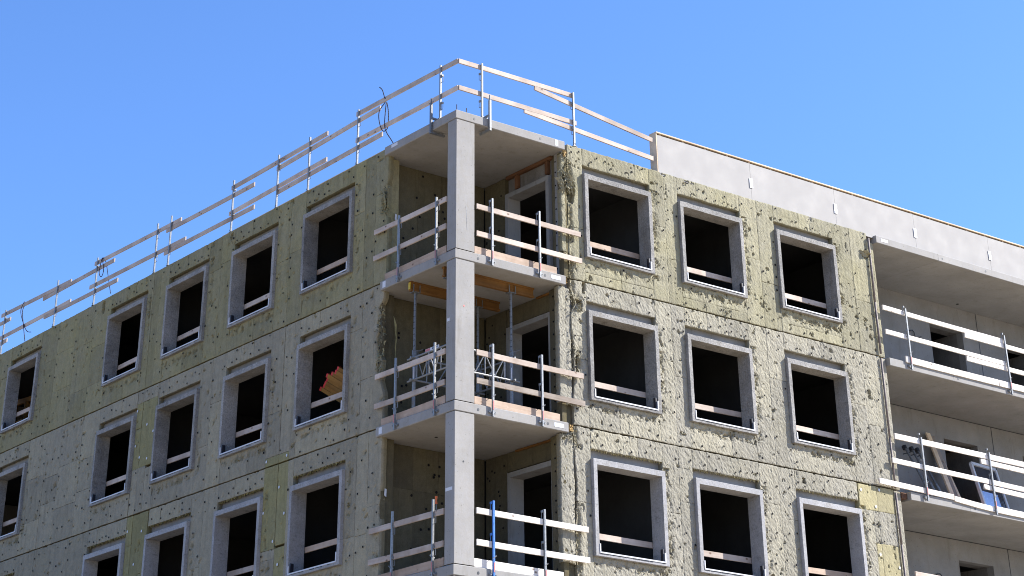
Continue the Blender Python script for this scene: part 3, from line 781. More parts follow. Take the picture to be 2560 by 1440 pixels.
mb = MB(); mb.box(0.30, 24, 3.0, 26, 16.952, 16.985); mb.box(3.05, 24, 0.30, 3.0, 16.952, 16.985); mb.put('flat_roof', 'roof', building)
# thin timber edge strip on the shaded side roof line
board('roof_edge_batten', (0.11, 2.62, 17.0), (0.11, 9.6, 17.0), 0.02, 0.06, 'wood_cap', building)
# ragged wool along the roof line
mb = MB(); r = random.Random(8)
for fc, s, e in (('R', 3.0, 12.1), ('L', 2.7, 25)):
    u = s
    while u < e:
        w = r.uniform(0.02, 0.12); h = r.uniform(0.004, 0.022) * (1 if r.random() < 0.9 else 1.8); n = len(mb.v)
        d = r.uniform(PL, PL + 0.03)
        for p in ((u, d, 16.975), (u + w, d, 16.975), (u + w * .6, d + .02, 16.985 + h), (u + w * .3, d + .06, 16.985 + h * .6)): mb.v.append(P3(fc, *p))
        for t in ((0, 1, 2), (0, 2, 3), (1, 3, 2)): mb.f.append(tuple(n + i for i in t)); mb.mi.append(0)
        u += r.uniform(0.01, 0.09)
put('roofline_fibres', mb.mesh('roofline_fibres', fix=False), 'wool_sun_olive', building, kind='stuff')

# ---------------------------------------------------------------- corner column and loggia slabs
TH = 0.19
for k in range(4):
    z1 = ZT[k]; z0 = z1 - TH
    xe, ye = [2.86, 2.80, 2.78, 2.80][k], [2.58, 2.62, 2.64, 2.64][k]
    c = 0.012
    mb = MB()
    # slab with eased arrises
    prof = [(c, c, z0), (0, 0, z0 + c), (0, 0, z1 - c), (c, c, z1)]
    k0 = len(mb.v)
    for (ox, oy, z) in prof:
        mb.v += [(ox, oy, z), (xe - ox * 0.5, oy, z), (xe - ox * 0.5, ye - oy * 0.5, z), (ox, ye - oy * 0.5, z)]
    for i in range(3):
        for j in range(4):
            q = (j + 1) % 4; mb.f.append((k0 + 4 * i + j, k0 + 4 * i + q, k0 + 4 * i + 4 + q, k0 + 4 * i + 4 + j))
    mb.f.append((k0 + 3, k0 + 2, k0 + 1, k0)); mb.f.append((k0 + 12, k0 + 13, k0 + 14, k0 + 15))
    mb.mi = [0] * len(mb.f)
    mb.box(0.22, 3.1, ye - 0.1, 3.07, z0 + 0.002, z1 - 0.03); mb.box(xe - 0.1, 2.98, 0.21, ye - 0.1, z0 + 0.002, z1 - 0.03)
    s = mb.put('loggia_slab', 'soffit' if False else 'conc', building)
    # cast-in sleeves in the slab edge
    h = MB()
    for x in ((0.46, 2.20) if k == 0 else (0.56, 2.26)):
        h.tube((x, -0.003, z1 - 0.10), (x, 0.01, z1 - 0.10), 0.028, 12)
    h.put('cast_in_sleeve', 'dark_steel', s)
    # joint shadow gaps over and under the slab at the column
    if k < 3:
        ztop = z0 - 0.014; zbot = ZT[k + 1] + 0.016
        m2 = MB(); b0 = 0.012
        pts = [(0.004 + b0, 0.004), (0.476 - b0, 0.004), (0.476, 0.004 + b0), (0.476, 0.29), (0.004, 0.29), (0.004, 0.004 + b0)]
        n = len(pts)
        for z in (zbot, ztop):
            for p in pts: m2.v.append((p[0], p[1], z))
        for i in range(n):
            j = (i + 1) % n; m2.f.append((i, j, n + j, n + i))
        m2.f.append(tuple(range(n))[::-1]); m2.f.append(tuple(range(n, 2 * n))); m2.mi = [0] * len(m2.f)
        colo = m2.put('corner_column', 'conc', building)
        MB().box(0.03, 0.45, 0.03, 0.27, ztop, z0).put('mortar_bed', 'dark_steel', colo); MB().box(0.03, 0.45, 0.03, 0.27, ZT[k + 1], zbot).put('mortar_bed', 'dark_steel', colo)
        if k == 0:
            d = MB(); d.obar((0.262, 0.0025, 14.98), (0.29, 0.0025, 14.48), 0.012, 0.002, up=Vector((1, 0, 0))); d.put('scuff_mark', 'galv_dull', colo)
        if k == 1:
            d = MB(); d.tube((0.214, 0.0035, 12.93), (0.214, 0.001, 12.93), 0.020, 12); d.put('red_dot', 'red', colo)
            d = MB(); d.box(0.0015, 0.0035, 0.18, 0.265, 12.64, 12.70); d.put('paper_sticker', 'offwhite', colo)
        if k == 2:
            d = MB(); d.tube((0.218, 0.0035, 9.97), (0.218, 0.0, 9.97), 0.018, 12); d.put('screw_anchor', 'dark_steel', colo)
            d = MB(); d.box(0.0015, 0.0035, 0.06, 0.27, 9.44, 9.50); d.put('paper_sticker', 'offwhite', colo)
    else:
        m2 = MB(); m2.box(0.004, 0.476, 0.004, 0.29, 0, z0 - 0.014); m2.put('corner_column', 'conc', building)
    st = MB()
    if k == 0: st.box(2.60, 2.68, -0.004, -0.001, z1 - 0.155, z1 - 0.02); st.box(-0.004, -0.001, 2.10, 2.33, z1 - 0.10, z1 - 0.03)
    elif k < 3: st.box(2.42, 2.66, -0.004, -0.001, z1 - 0.13, z1 - 0.05); st.box(-0.004, -0.001, 2.42, 2.53, z1 - 0.16, z1 - 0.03)
    if st.v: st.put('paper_sticker', 'offwhite', s)
    if k == 0:
        st = MB(); st.box(2.615, 2.655, -0.006, -0.0045, z1 - 0.13, z1 - 0.045); st.put('sticker_print', 'sticker_blue', s)
# soffit fittings
mb = MB(); mb.tube((1.25, 1.9, 16.811), (1.25, 1.9, 16.806), 0.035, 12); mb.tube((0.95, 1.9, 10.891), (0.95, 1.9, 10.886), 0.035, 12); mb.put('ceiling_sleeve', 'hole', building)
# foam packing at slab ends
mb = MB(); r = random.Random(2)
for (x, y, z) in ((2.9, 0.06, 16.75), (2.86, 0.10, 13.95), (2.88, 0.05, 10.98), (0.10, 2.62, 16.78)):
    for _ in range(16):
        n = len(mb.v)
        for _ in range(4): mb.v.append((x + r.uniform(-.05, .06), y + r.uniform(-.03, .07), z + r.uniform(-.07, .10)))
        mb.f += [(n, n + 1, n + 2), (n, n + 2, n + 3), (n + 1, n + 3, n + 2), (n, n + 3, n + 1)]; mb.mi += [0] * 4
put('foam_packing', mb.mesh('foam_packing', fix=False), 'grout', building, kind='stuff')
# rebar stubs and a crumb of timber on the roof corner
rb = MB(); rb.tube((0.16, 0.20, 16.99), (0.155, 0.195, 17.21), 0.009, 6); rb.put('rebar_stub', 'rebar', building)
rb = MB(); rb.tube((0.34, 0.12, 16.99), (0.345, 0.115, 17.15), 0.009, 6); rb.put('rebar_stub', 'rebar', building)
tw = thing('timber_wedge', 'small brown timber wedge lying on the roof corner beside the rebar', 'wedge', (0.19, 0.14, 17.0))
mb = MB(); mb.v = [(0.17, 0.13, 17.002), (0.25, 0.10, 17.002), (0.25, 0.15, 17.002), (0.17, 0.17, 17.002), (0.235, 0.11, 17.055), (0.245, 0.14, 17.055)]
mb.f = [(0, 1, 2, 3), (0, 4, 1), (1, 4, 5, 2), (2, 5, 3), (0, 3, 5, 4)]; mb.mi = [0] * 5; mb.put('wedge_block', 'wood_old', tw)

# ---------------------------------------------------------------- rear balconies on the right
wall2 = MB()
YB = 2.27
open_x = [(16.72, 17.98), (19.72, 20.9)]
cur = 12.45
for (a, b) in open_x: wall2.box(cur, a, YB, YB + 0.2, 0, 16.8); cur = b
wall2.box(cur, 24, YB, YB + 0.2, 0, 16.8)
for (a, b) in open_x:
    z = 16.8
    for k in range(4):
        h = [16.2, 13.3, 10.42, 7.5][k]; wall2.box(a, b, YB, YB + 0.2, h, z); z = ZT[k + 1]
    wall2.box(a, b, YB, YB + 0.2, 0, z)
bw = wall2.put('balcony_rear_wall', 'conc_wall', building)
jm = MB()
for k in range(3):
    jm.box(18.59, 18.615, YB - 0.003, YB - 0.001, ZT[k + 1], ZT[k] - 0.2)
    jm.box(12.45, 24, YB - 0.004, YB - 0.0015, ZT[k] - 0.20, ZT[k] - 0.182)
jm.put('wall_joint', 'dark_steel', bw)
for (a, b) in open_x:
    for k in range(4):
        h = [16.2, 13.3, 10.42, 7.5][k]; z0 = ZT[k + 1]
        rv = MB(); rv.box(b, b + 0.10, YB + 0.2, 3.6, z0, h); rv.box(a - 0.1, a, YB + 0.2, 2.75, z0, h); rv.box(a - 0.1, b + 0.1, YB + 0.2, 2.75, h, h + 0.1)
        rv.put('doorway_reveal', 'conc_patchy', bw)
mb = MB(); mb.box(12.40, 12.6, 0.37, 2.27, 0, 16.8); mb.put('balcony_side_wall', 'conc_wall', building)
for k in range(4):
    z1 = [16.98, 14.05, 11.08, 8.13][k]; z0 = z1 - 0.18
    cuts = [12.42, 14.60, 20.0, 24.0]
    if k == 2: cuts[0] = 12.62
    for i in range(3):
        a, b = cuts[i] + (0.004 if i else 0), cuts[i + 1] - 0.004
        m = MB(); c = 0.010
        prof = [(0.0, c, z0), (0.0, 0.0, z0 + c), (0.0, 0.0, z1 - c), (0.0, c, z1)]
        for (ox, oy, z) in prof: m.v += [(a, oy, z), (b, oy, z), (b, YB - 0.005, z), (a, YB - 0.005, z)]
        for q in range(3):
            for j in range(4):
                w = (j + 1) % 4; m.f.append((4 * q + j, 4 * q + w, 4 * q + 4 + w, 4 * q + 4 + j))
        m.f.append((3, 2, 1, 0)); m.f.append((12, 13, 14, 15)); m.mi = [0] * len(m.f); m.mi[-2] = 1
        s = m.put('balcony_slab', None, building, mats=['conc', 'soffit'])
        h = MB()
        for x in ((a + 0.15, b - 0.4) if i else ()): h.tube((x, -0.003, z1 - 0.10), (x, 0.01, z1 - 0.10), 0.026, 12)
        if k == 0 and i == 1: h.tube((16.35, -0.003, z1 - 0.09), (16.35, 0.01, z1 - 0.09), 0.03, 12)
        if h.v: h.put('cast_in_sleeve', 'dark_steel', s)
        if i == 0 and k == 0:
            t = MB(); t.box(12.58, 12.82, -0.004, -0.001, z1 - 0.12, z1 - 0.05); t.put('paper_sticker', 'offwhite', s)
mb = MB(); mb.box(12.42, 12.60, 0.10, 0.5, 10.93, 11.06); mb.put('broken_slab_end', 'brown', building)
mb = MB(); mb.tube((17.6, 2.0, 16.80), (17.6, 2.0, 16.794), 0.04, 12); mb.put('ceiling_sleeve', 'hole', building)
# drain pipe
pp = thing('drain_pipe', 'thin weathered rusty pipe running down beside the ragged edge of the sunny wool', 'pipe', (12.165, 0.02, 8.0))
MB().path([(12.165, 0.025, 16.86), (12.16, 0.03, 15.3), (12.17, 0.03, 14.1)], 0.026, 10).put('pipe_section', 'rust_pipe', pp, smooth=True)
MB().path([(12.17, 0.04, 14.0), (12.165, 0.035, 12.2), (12.175, 0.04, 11.1)], 0.024, 10).put('pipe_section', 'rust_pipe', pp, smooth=True)
MB().path([(12.17, 0.045, 11.0), (12.17, 0.04, 9.9), (12.18, 0.045, 7.9)], 0.024, 10).put('pipe_section', 'rust_pipe', pp, smooth=True)

# ---------------------------------------------------------------- parapet with cement boards
par = put('parapet', MB().box(5.60, 24, 0.16, 0.33, 17.0, 17.02).mesh('parapet'), 'wood_cap', building)
joints = [5.60, 8.44, 11.19, 13.95, 16.70, 19.45, 22.2, 24.0]
for i in range(len(joints) - 1):
    a, b = joints[i] + 0.003, joints[i + 1] - 0.003
    MB().box(a, b, 0.085, 0.100, 16.99 if a > 12 else 16.93, 17.865).put('cement_board', 'panel', par)
    if i: MB().box(joints[i] - 0.045, joints[i] + 0.045, 0.070, 0.083, 17.27, 17.50).put('joint_plate', 'clip', par)
    if i:
        d = MB(); d.tube((joints[i] - 0.01, 0.068, 17.455), (joints[i] - 0.01, 0.0715, 17.455), 0.014, 8); d.put('plate_bolt', 'dark_steel', par)
x = 5.72
while x < 23.9:
    MB().box(x - 0.022, x + 0.022, 0.102, 0.30, 17.02, 17.905).put('timber_stud', 'wood_cap', par); x += 0.683
for a, b in ((5.58, 8.44), (8.445, 13.2), (13.205, 18.3), (18.305, 24)):
    board('cap_board', (a, 0.19, 17.922), (b, 0.19, 17.922), 0.032, 0.24, 'wood_cap', par)
MB().box(5.578, 5.598, 0.085, 0.31, 16.99, 17.905).put('end_board', 'wood_cap', par)
MB().box(5.6, 24, 0.302, 0.312, 17.0, 17.9).put('rear_sheathing', 'wood_cap', par)

# ---------------------------------------------------------------- guardrails
def hook(mb, p, out, side, mi=0):
    """bent rod that holds a board: out = unit vector away from the building, side = along"""
    p = Vector(p); o = Vector(out); s = Vector(side)
    a = p + s * 0.05; mb.path([p, a, a - Vector((0, 0, 0.14)), p - Vector((0, 0, 0.14))], 0.006, 5, mi)
def post_mesh(fc, u, d, z0, z1, hooks, kind, mats):
    """square hollow guardrail post; kind: 'roof' foot plate, 'bolt' bolted to the slab edge, 'clamp' on the corner slab"""
    mb = MB(); w = 0.019
    if fc == 'R': mb.box(u - w, u + w, d - w, d + w, z0, z1, 0)
    else: mb.box(d - w, d + w, u - w, u + w, z0, z1, 0)
    for h in hooks:
        hook(mb, P3(fc, u, d + 0.03, h), P3(fc, 0, -1, 0), P3(fc, -1 if fc == 'R' else -1, 0, 0), 0)
        q = MB()
        if fc == 'R': mb.box(u - w - 0.03, u - w, d + 0.0, d + 0.05, h - 0.02, h + 0.02, 0)
        else: mb.box(d, d + 0.05, u - w - 0.03, u - w, h - 0.02, h + 0.02, 0)
    return mb
def gpost(parent, fc, u, d, z0, z1, hooks, kind, mat='galv'):
    po = post_mesh(fc, u, d, z0, z1, hooks, kind, None).put('guard_post', mat, parent)
    if kind == 'roof':
        f = MB()
        if fc == 'R': f.box(u - 0.05, u + 0.05, d - 0.03, d + 0.12, z0 - 0.0, z0 + 0.012)
        else: f.box(d - 0.03, d + 0.12, u - 0.05, u + 0.05, z0 - 0.0, z0 + 0.012)
        f.path([P3(fc, u, d - 0.02, z0 + 0.07), P3(fc, u + 0.03, d - 0.02, z0 + 0.05), P3(fc, u + 0.04, d + 0.02, z0 + 0.02)], 0.006, 5)
        f.put('foot_plate', 'galv_dull', po)
    if kind == 'bolt':
        f = MB()
        if fc == 'R': f.box(u - 0.011, u + 0.011, d - w_ - 0.0035, d - w_ - 0.001, z0 + 0.13, z0 + 0.30)
        else: f.box(d - w_ - 0.0035, d - w_ - 0.001, u - 0.010, u + 0.010, z0 + 0.13, z0 + 0.30)
        f.put('red_label', 'red', po)
        f = MB()
        for du in (-0.06, 0.06):
            f.tube(P3(fc, u + du, -0.032, z0 + 0.085), P3(fc, u + du, -0.001, z0 + 0.085), 0.022, 8)
            f.tube(P3(fc, u + du, -0.052, z0 + 0.085), P3(fc, u + du, -0.030, z0 + 0.085), 0.010, 6)
        if fc == 'R': f.box(u - 0.09, u + 0.09, -0.018, -0.008, z0 + 0.06, z0 + 0.11)
        else: f.box(-0.018, -0.008, u - 0.09, u + 0.09, z0 + 0.06, z0 + 0.11)
        f.put('bolt_plate', 'galv', po)
        f = MB(); zz = z0 + 0.39
        f.path([P3(fc, u - 0.04, d - 0.03, zz - 0.03), P3(fc, u + 0.045, d - 0.03, zz + 0.03), P3(fc, u + 0.07, d + 0.05, zz + 0.05), P3(fc, u + 0.05, d + 0.08, zz - 0.01)], 0.007, 5)
        f.put('toe_board_clip', 'galv', po)
    return po
w_ = 0.019

def sides(fc): return 'sunny' if fc == 'R' else 'shaded'
# roof guardrail over the shaded facade
g1 = thing('roof_guardrail', 'long timber guardrail on galvanised posts along the roof of the shaded facade', 'guardrail', (0.12, 0.2, 17.0))
DB = 0.135
def rail(parent, fc, d, u0, zt0, u1, zt1, h=0.105, mat='wood', name='rail_board', t=0.034):
    return board(name, P3(fc, u0, d, zt0 - h / 2), P3(fc, u1, d, zt1 - h / 2), h, t, mat, parent, bend=random.uniform(-0.008, 0.004))
up = [(.145, 18.225, 3.93, 18.30), (2.99, 18.14, 7.28, 18.055), (5.11, 18.245, 9.37, 18.215), (8.29, 17.99, 12.60, 18.055), (11.86, 18.15, 16.6, 18.26),
      (15.43, 18.055, 19.7, 18.075), (17.99, 18.157, 22.5, 18.28), (21.84, 18.04, 25.6, 18.06)]
lo = [(.14, 17.62, 3.93, 17.67), (2.89, 17.495, 7.22, 17.46), (5.11, 17.615, 9.41, 17.57), (8.24, 17.415, 12.63, 17.465), (11.54, 17.555, 16.77, 17.65),
      (15.13, 17.44, 19.51, 17.51), (17.9, 17.575, 22.55, 17.60), (21.9, 17.43, 25.6, 17.45)]
for (a, za, b, zb) in up + lo: rail(g1, 'L', DB + random.uniform(-.003, .003), a, za, b, zb)
for i, y in enumerate([3.80, 5.80, 7.16, 9.22, 12.31, 13.03, 16.37, 18.75, 22.15]):
    gpost(g1, 'L', y, 0.095, 17.0, 18.31, (18.06, 17.44), 'roof')
def clamp(parent, fc, u):
    po = post_mesh(fc, u, 0.10, 17.06, 18.26, (18.02, 17.40), 'clamp', None).put('guard_post', 'galv', parent)
    c = MB(); uc = u + (0.10 if fc == 'R' else 0.13); w = 0.022
    def bx(u0, u1, d0, d1, z0, z1):
        if fc == 'R': c.box(u0, u1, d0, d1, z0, z1)
        else: c.box(d0, d1, u0, u1, z0, z1)
    bx(uc - w, uc + w, -0.065, -0.015, 16.78, 17.40)             # outer stem
    bx(min(u, uc) - w, max(u, uc) + w, 0.06, 0.13, 17.02, 17.055)  # top arm
    bx(uc - w, uc + w, -0.015, 0.11, 17.055, 17.09)
    bx(uc - w, uc + w, -0.065, 0.30, 16.725, 16.775)           # jaw under the slab
    c.tube(P3(fc, uc, -0.04, 17.40), P3(fc, uc, -0.04, 17.52), 0.014, 8)
    c.tube(P3(fc, uc - 0.08, -0.04, 17.415), P3(fc, uc + 0.08, -0.04, 17.425), 0.009, 6)
    c.put('slab_clamp', 'galv_dull' if fc == 'L' else 'galv', po)
    return po
clamp(g1, 'L', 0.70)
g2 = thing('roof_guardrail', 'short timber guardrail on the roof between the corner and the grey parapet', 'guardrail', (0.7, 0.12, 17.0))
for (a, za, b, zb) in [(.155, 18.226, 3.24, 18.245), (2.17, 18.157, 3.25, 17.955), (3.25, 17.955, 5.52, 17.78)][:1]: rail(g2, 'R', DB, a, za, b, zb)
rail(g2, 'R', DB, 2.17, 18.155, 5.50, 17.78); rail(g2, 'R', DB, .16, 17.626, 3.31, 17.62); rail(g2, 'R', DB, 1.88, 17.552, 5.50, 17.34)
clamp(g2, 'R', 0.735)
gpost(g2, 'R', 3.21, 0.095, 17.0, 18.25, (18.0, 17.42), 'roof')

# loggia guardrails
lev = ['top', 'middle', 'lowest']
for k, zf in enumerate((14.05, 11.08, 8.13)):
    gr = thing('loggia_guardrail', f'timber guardrail on the {lev[k]} corner loggia, sunny side' + (' with one blue post' if k == 2 else (' with a grey weathered lower board' if k == 1 else ' above the steel props')), 'guardrail', (1.5, 0, zf), 'guardrails of the corner loggias')
    z1 = [15.075, 12.12, 9.17][k]; z2 = [14.51, 11.575, 8.61][k]; xe = [3.22, 3.19, 3.20][k]
    rail(gr, 'R', -0.002, 0.515, z1 + 0.01, xe, z1 - 0.01, 0.108, 'wood_white' if k == 2 else 'wood')
    rail(gr, 'R', -0.002, 0.52, z2 + 0.01, xe + 0.02, z2 - 0.01, 0.108, 'wood_old' if k == 1 else ('wood_white' if k == 2 else 'wood'))
    rail(gr, 'R', 0.055, 0.50, zf + 0.16, 2.60, zf + 0.145, 0.15, 'wood_white' if k == 2 else 'wood_pink', 'toe_board')
    for j, x in enumerate((0.885, 2.10)):
        gpost(gr, 'R', x, -0.04, zf - 0.19, zf + 1.21, (z1 + 0.13, z2 + 0.13), 'bolt', 'blue' if (k == 2 and j == 0) else 'galv')
    gl = thing('loggia_guardrail', f'timber guardrail on the {lev[k]} corner loggia, shaded side' + [' above the yellow beams', ' before the steel shoring frame', ' with an orange handle by its post'][k], 'guardrail', (0, 1.5, zf), 'guardrails of the corner loggias')
    z1 = [15.215, 12.13, 9.15][k]; z2 = [14.65, 11.54, 8.58][k]; ye = [2.88, 2.70, 2.76][k]
    rail(gl, 'L', -0.002, 0.31, z1 + 0.0, ye, z1 + 0.01, 0.108); rail(gl, 'L', -0.002, 0.32, z2, ye, z2 + 0.01, 0.108)
    rail(gl, 'L', 0.055, 0.36, zf + 0.17, 2.52, zf + 0.15, 0.15, 'wood_pink', 'toe_board')
    for y in (0.60, 1.93):
        gpost(gl, 'L', y, -0.04, zf - 0.19, zf + 1.22, (z1 - 0.08, z2 - 0.08), 'bolt')
# rear balcony guardrails
gb = thing('balcony_guardrail', 'bright white timber guardrail on the upper balcony at the right edge', 'guardrail', (14, 0, 14.05), 'guardrails of the right balconies')
W = 'wood_white'
rail(gb, 'R', -0.005, 12.36, 15.275, 16.66, 15.235, 0.11, W); rail(gb, 'R', -0.005, 15.20, 15.13, 19.8, 15.10, 0.11, W)
rail(gb, 'R', -0.005, 12.37, 14.705, 16.66, 14.675, 0.11, W); rail(gb, 'R', -0.005, 15.16, 14.56, 19.8, 14.55, 0.11, W)
rail(gb, 'R', -0.02, 12.95, 14.175, 16.2, 14.165, 0.15, W, 'toe_board'); rail(gb, 'R', -0.02, 16.23, 14.165, 20.4, 14.165, 0.15, W, 'toe_board')
for x in (13.09, 16.62, 20.1): gpost(gb, 'R', x, -0.055, 13.87, 15.31, (15.35, 14.79), 'bolt')
gb = thing('balcony_guardrail', 'pale timber guardrail on the lower right balcony whose kick board juts past the wool', 'guardrail', (14, 0, 11.08), 'guardrails of the right balconies')
rail(gb, 'R', -0.02, 12.26, 12.305, 16.9, 12.305, 0.125, W); rail(gb, 'R', -0.02, 15.16, 12.155, 19.8, 12.10, 0.11, W)
rail(gb, 'R', -0.02, 12.10, 11.745, 15.32, 11.72, 0.11, W); rail(gb, 'R', -0.02, 15.36, 11.72, 19.8, 11.70, 0.11, W); rail(gb, 'R', -0.02, 15.15, 11.585, 19.0, 11.53, 0.11, W)
rail(gb, 'R', -0.022, 11.60, 11.235, 14.03, 11.20, 0.12, W, 'toe_board'); rail(gb, 'R', -0.022, 14.05, 11.175, 15.40, 11.11, 0.12, W, 'toe_board'); rail(gb, 'R', -0.022, 15.42, 11.13, 19.5, 11.10, 0.14, W, 'toe_board')
for x in (13.10, 15.43, 18.9): gpost(gb, 'R', x, -0.062, 10.93, 12.33, (12.40, 11.83), 'bolt')
gb = thing('balcony_guardrail', 'end of a timber guardrail board at the bottom right, lowest balcony', 'guardrail', (14, 0, 8.13), 'guardrails of the right balconies')
rail(gb, 'R', -0.02, 12.44, 9.37, 16.9, 9.34, 0.11, 'wood'); rail(gb, 'R', -0.02, 12.4, 8.8, 16.9, 8.8, 0.11, 'wood')
for x in (13.10, 15.43): gpost(gb, 'R', x, -0.062, 7.98, 9.2, (8.83,), 'bolt')

# ---------------------------------------------------------------- boards across the window holes
ordn = ['nearest the corner', 'second from the corner', 'third from the corner', 'fourth from the corner', 'fifth from the corner', 'sixth from the corner']
flr = ['top row', 'middle row', 'bottom row']
for (fc, k, i, (ia, ib, z0, z1)) in FRAMES:
    if k == 3 or (fc == 'L' and i == 5): continue
    if k == 2 and fc == 'L' and i >= 2: continue
    zc = {'R': [15.045, 12.10, 9.13][k], 'L': [15.14, 12.19, 9.23][k]}[fc] + random.uniform(-.02, .02)
    nm = board('guard_board', P3(fc, ia - 0.12, 0.40, zc + random.uniform(-.02, .02)), P3(fc, ib + 0.12, 0.40, zc + random.uniform(-.02, .02)), 0.115, 0.034, 'wood_pink' if random.random() < .3 else 'wood')
    tag(nm, f'timber board nailed across the {sides(fc)} window {ordn[i]}, {flr[k]}', 'board', 'guard boards across the window openings')

# ---------------------------------------------------------------- props, beams and shoring on the middle loggia
for j, (y, lab) in enumerate(((0.60, 'front orange-brown timber formwork beam under the middle slab, beside the column'), (1.75, 'rear orange-brown timber formwork beam under the slab, yellow end cap showing'))):
    b = thing('formwork_beam', lab, 'beam', (1.3, y, 13.66), 'timber formwork beams on the props')
    m = MB(); m.box(0.14, 2.42, y - 0.04, y + 0.04, 13.82, 13.858); m.box(0.14, 2.42, y - 0.04, y + 0.04, 13.66, 13.70); m.box(0.15, 2.41, y - 0.016, y + 0.016, 13.70, 13.82); 
    put('timber_flange', m.mesh('timber_flange'), 'ply_shade', b)
    if j: MB().box(0.125, 0.139, y - 0.03, y + 0.03, 13.69, 13.83).put('end_cap', 'yellow', b)
pl = ['steel prop on the middle loggia left of the column, rear', 'steel prop right of the column hard behind it, rear', 'steel prop just left of the column, front, mostly hidden', 'steel prop in front of the loggia doorway, right front']
for j, (x, y) in enumerate(((0.28, 1.75), (1.87, 1.75), (0.28, 0.60), (1.84, 0.60))):
    p = thing('steel_prop', pl[j], 'prop', (x, y, 11.08), 'steel props under the middle slab')
    MB().tube((x, y, 11.09), (x, y, 12.42), 0.036, 12).put('outer_tube', 'galv', p, smooth=False)
    t = MB().tube((x, y, 12.42), (x, y, 13.64), 0.027, 12); it = t.put('inner_tube', 'galv_dull', p)
    h = MB()
    for q in range(9): h.tube((x - 0.02, y - 0.0275, 12.55 + q * 0.12), (x - 0.02, y - 0.0285 - .001, 12.55 + q * 0.12), 0.009, 6); h.tube((x - 0.0285, y, 12.55 + q * 0.12), (x - 0.0275 - .0025, y, 12.55 + q * 0.12), 0.009, 6)
    h.put('pin_hole', 'hole', it)
    c = MB(); c.tube((x, y, 12.36), (x, y, 12.47), 0.048, 12); c.path([(x - 0.06, y - 0.03, 12.45), (x + 0.08, y - 0.05, 12.46), (x + 0.16, y - 0.08, 12.50)], 0.010, 6); c.path([(x + .05, y - .05, 12.45), (x + .06, y - .06, 12.28)], 0.008, 6)
    c.put('locking_collar', 'galv_dull', p)
    c = MB(); c.box(x - 0.09, x + 0.09, y - 0.07, y + 0.07, 13.64, 13.652)
    for sx in (-0.085, 0.07): c.box(x + sx, x + sx + 0.016, y - 0.058, y - 0.044, 13.652, 13.80); c.box(x + sx, x + sx + 0.016, y + 0.044, y + 0.058, 13.652, 13.80)
    c.put('fork_head', 'galv_dull', p)
    MB().box(x - 0.07, x + 0.07, y - 0.07, y + 0.07, 11.082, 11.09).put('base_plate', 'galv_dull', p)
    if j in (0, 3): MB().box(x - 0.038, x - 0.02, y - 0.039, y - 0.030, 11.85, 12.12).put('paper_sticker', 'offwhite', p)
sf = thing('shoring_frame', 'galvanised lattice frame linking the steel props behind the loggia guardrail', 'frame', (1.0, 1.2, 11.8))
for (a, b, nm) in (((0.28, 1.90), (0.28, 0.45), 0), ((0.28, 0.60), (2.0, 0.60), 0), ((1.87, 1.9), (1.87, 0.45), 0), ((0.15, 1.75), (2.0, 1.75), 0)):
    m = MB(); off = 0.05 if a[0] != b[0] else 0; ox = 0.05 if a[0] == b[0] else 0
    A = Vector((a[0] - ox, a[1] - off, 0)); B = Vector((b[0] - ox, b[1] - off, 0))
    for z in (12.30, 11.86): m.tube(A + Vector((0, 0, z)), B + Vector((0, 0, z)), 0.020, 8)
    m.put('frame_rail', 'galv', sf)
    m = MB()
    for t in (0.22, 0.5, 0.78): q = A.lerp(B, t); m.tube(q + Vector((0, 0, 12.30)), q + Vector((0, 0, 11.86)), 0.013, 6)
    for (t0, t1) in ((0.22, 0.36), (0.5, 0.36), (0.5, 0.64), (0.78, 0.64)):
        m.tube(A.lerp(B, t0) + Vector((0, 0, 12.28)), A.lerp(B, t1) + Vector((0, 0, 11.88)), 0.012, 6)
    m.put('frame_brace', 'galv', sf)
m = MB(); m.obar((0.215, 0.82, 12.335), (0.215, 1.28, 12.335), 0.055, 0.004); m.put('maker_label', 'offwhite', sf)
m = MB(); m.obar((0.210, 1.12, 12.335), (0.210, 1.27, 12.335), 0.045, 0.004); m.put('label_print', 'red', sf)
m = MB()
for j, y in enumerate((0.84, 0.89, 0.94, 0.98, 1.02)): m.obar((0.210, y, 12.335), (0.210, y + 0.022, 12.335), 0.03, 0.003)
m.put('label_lettering', 'black', sf)
# orange handle hanging at the post of the lowest loggia
oh = thing('orange_tool', 'orange plastic tool handle hooked beside a post of the lowest loggia guardrail', 'tool', (-0.02, 0.50, 9.4))
m = MB(); m.tube((-0.03, 0.515, 9.26), (-0.03, 0.515, 9.32), 0.026, 8, 0.016); m.tube((-0.03, 0.515, 9.32), (-0.03, 0.515, 9.39), 0.016, 8, 0.028); m.put('handle_grip', 'orange', oh)
m = MB(); m.tube((-0.03, 0.515, 9.12), (-0.03, 0.515, 9.26), 0.006, 6); m.put('handle_shank', 'galv', oh)

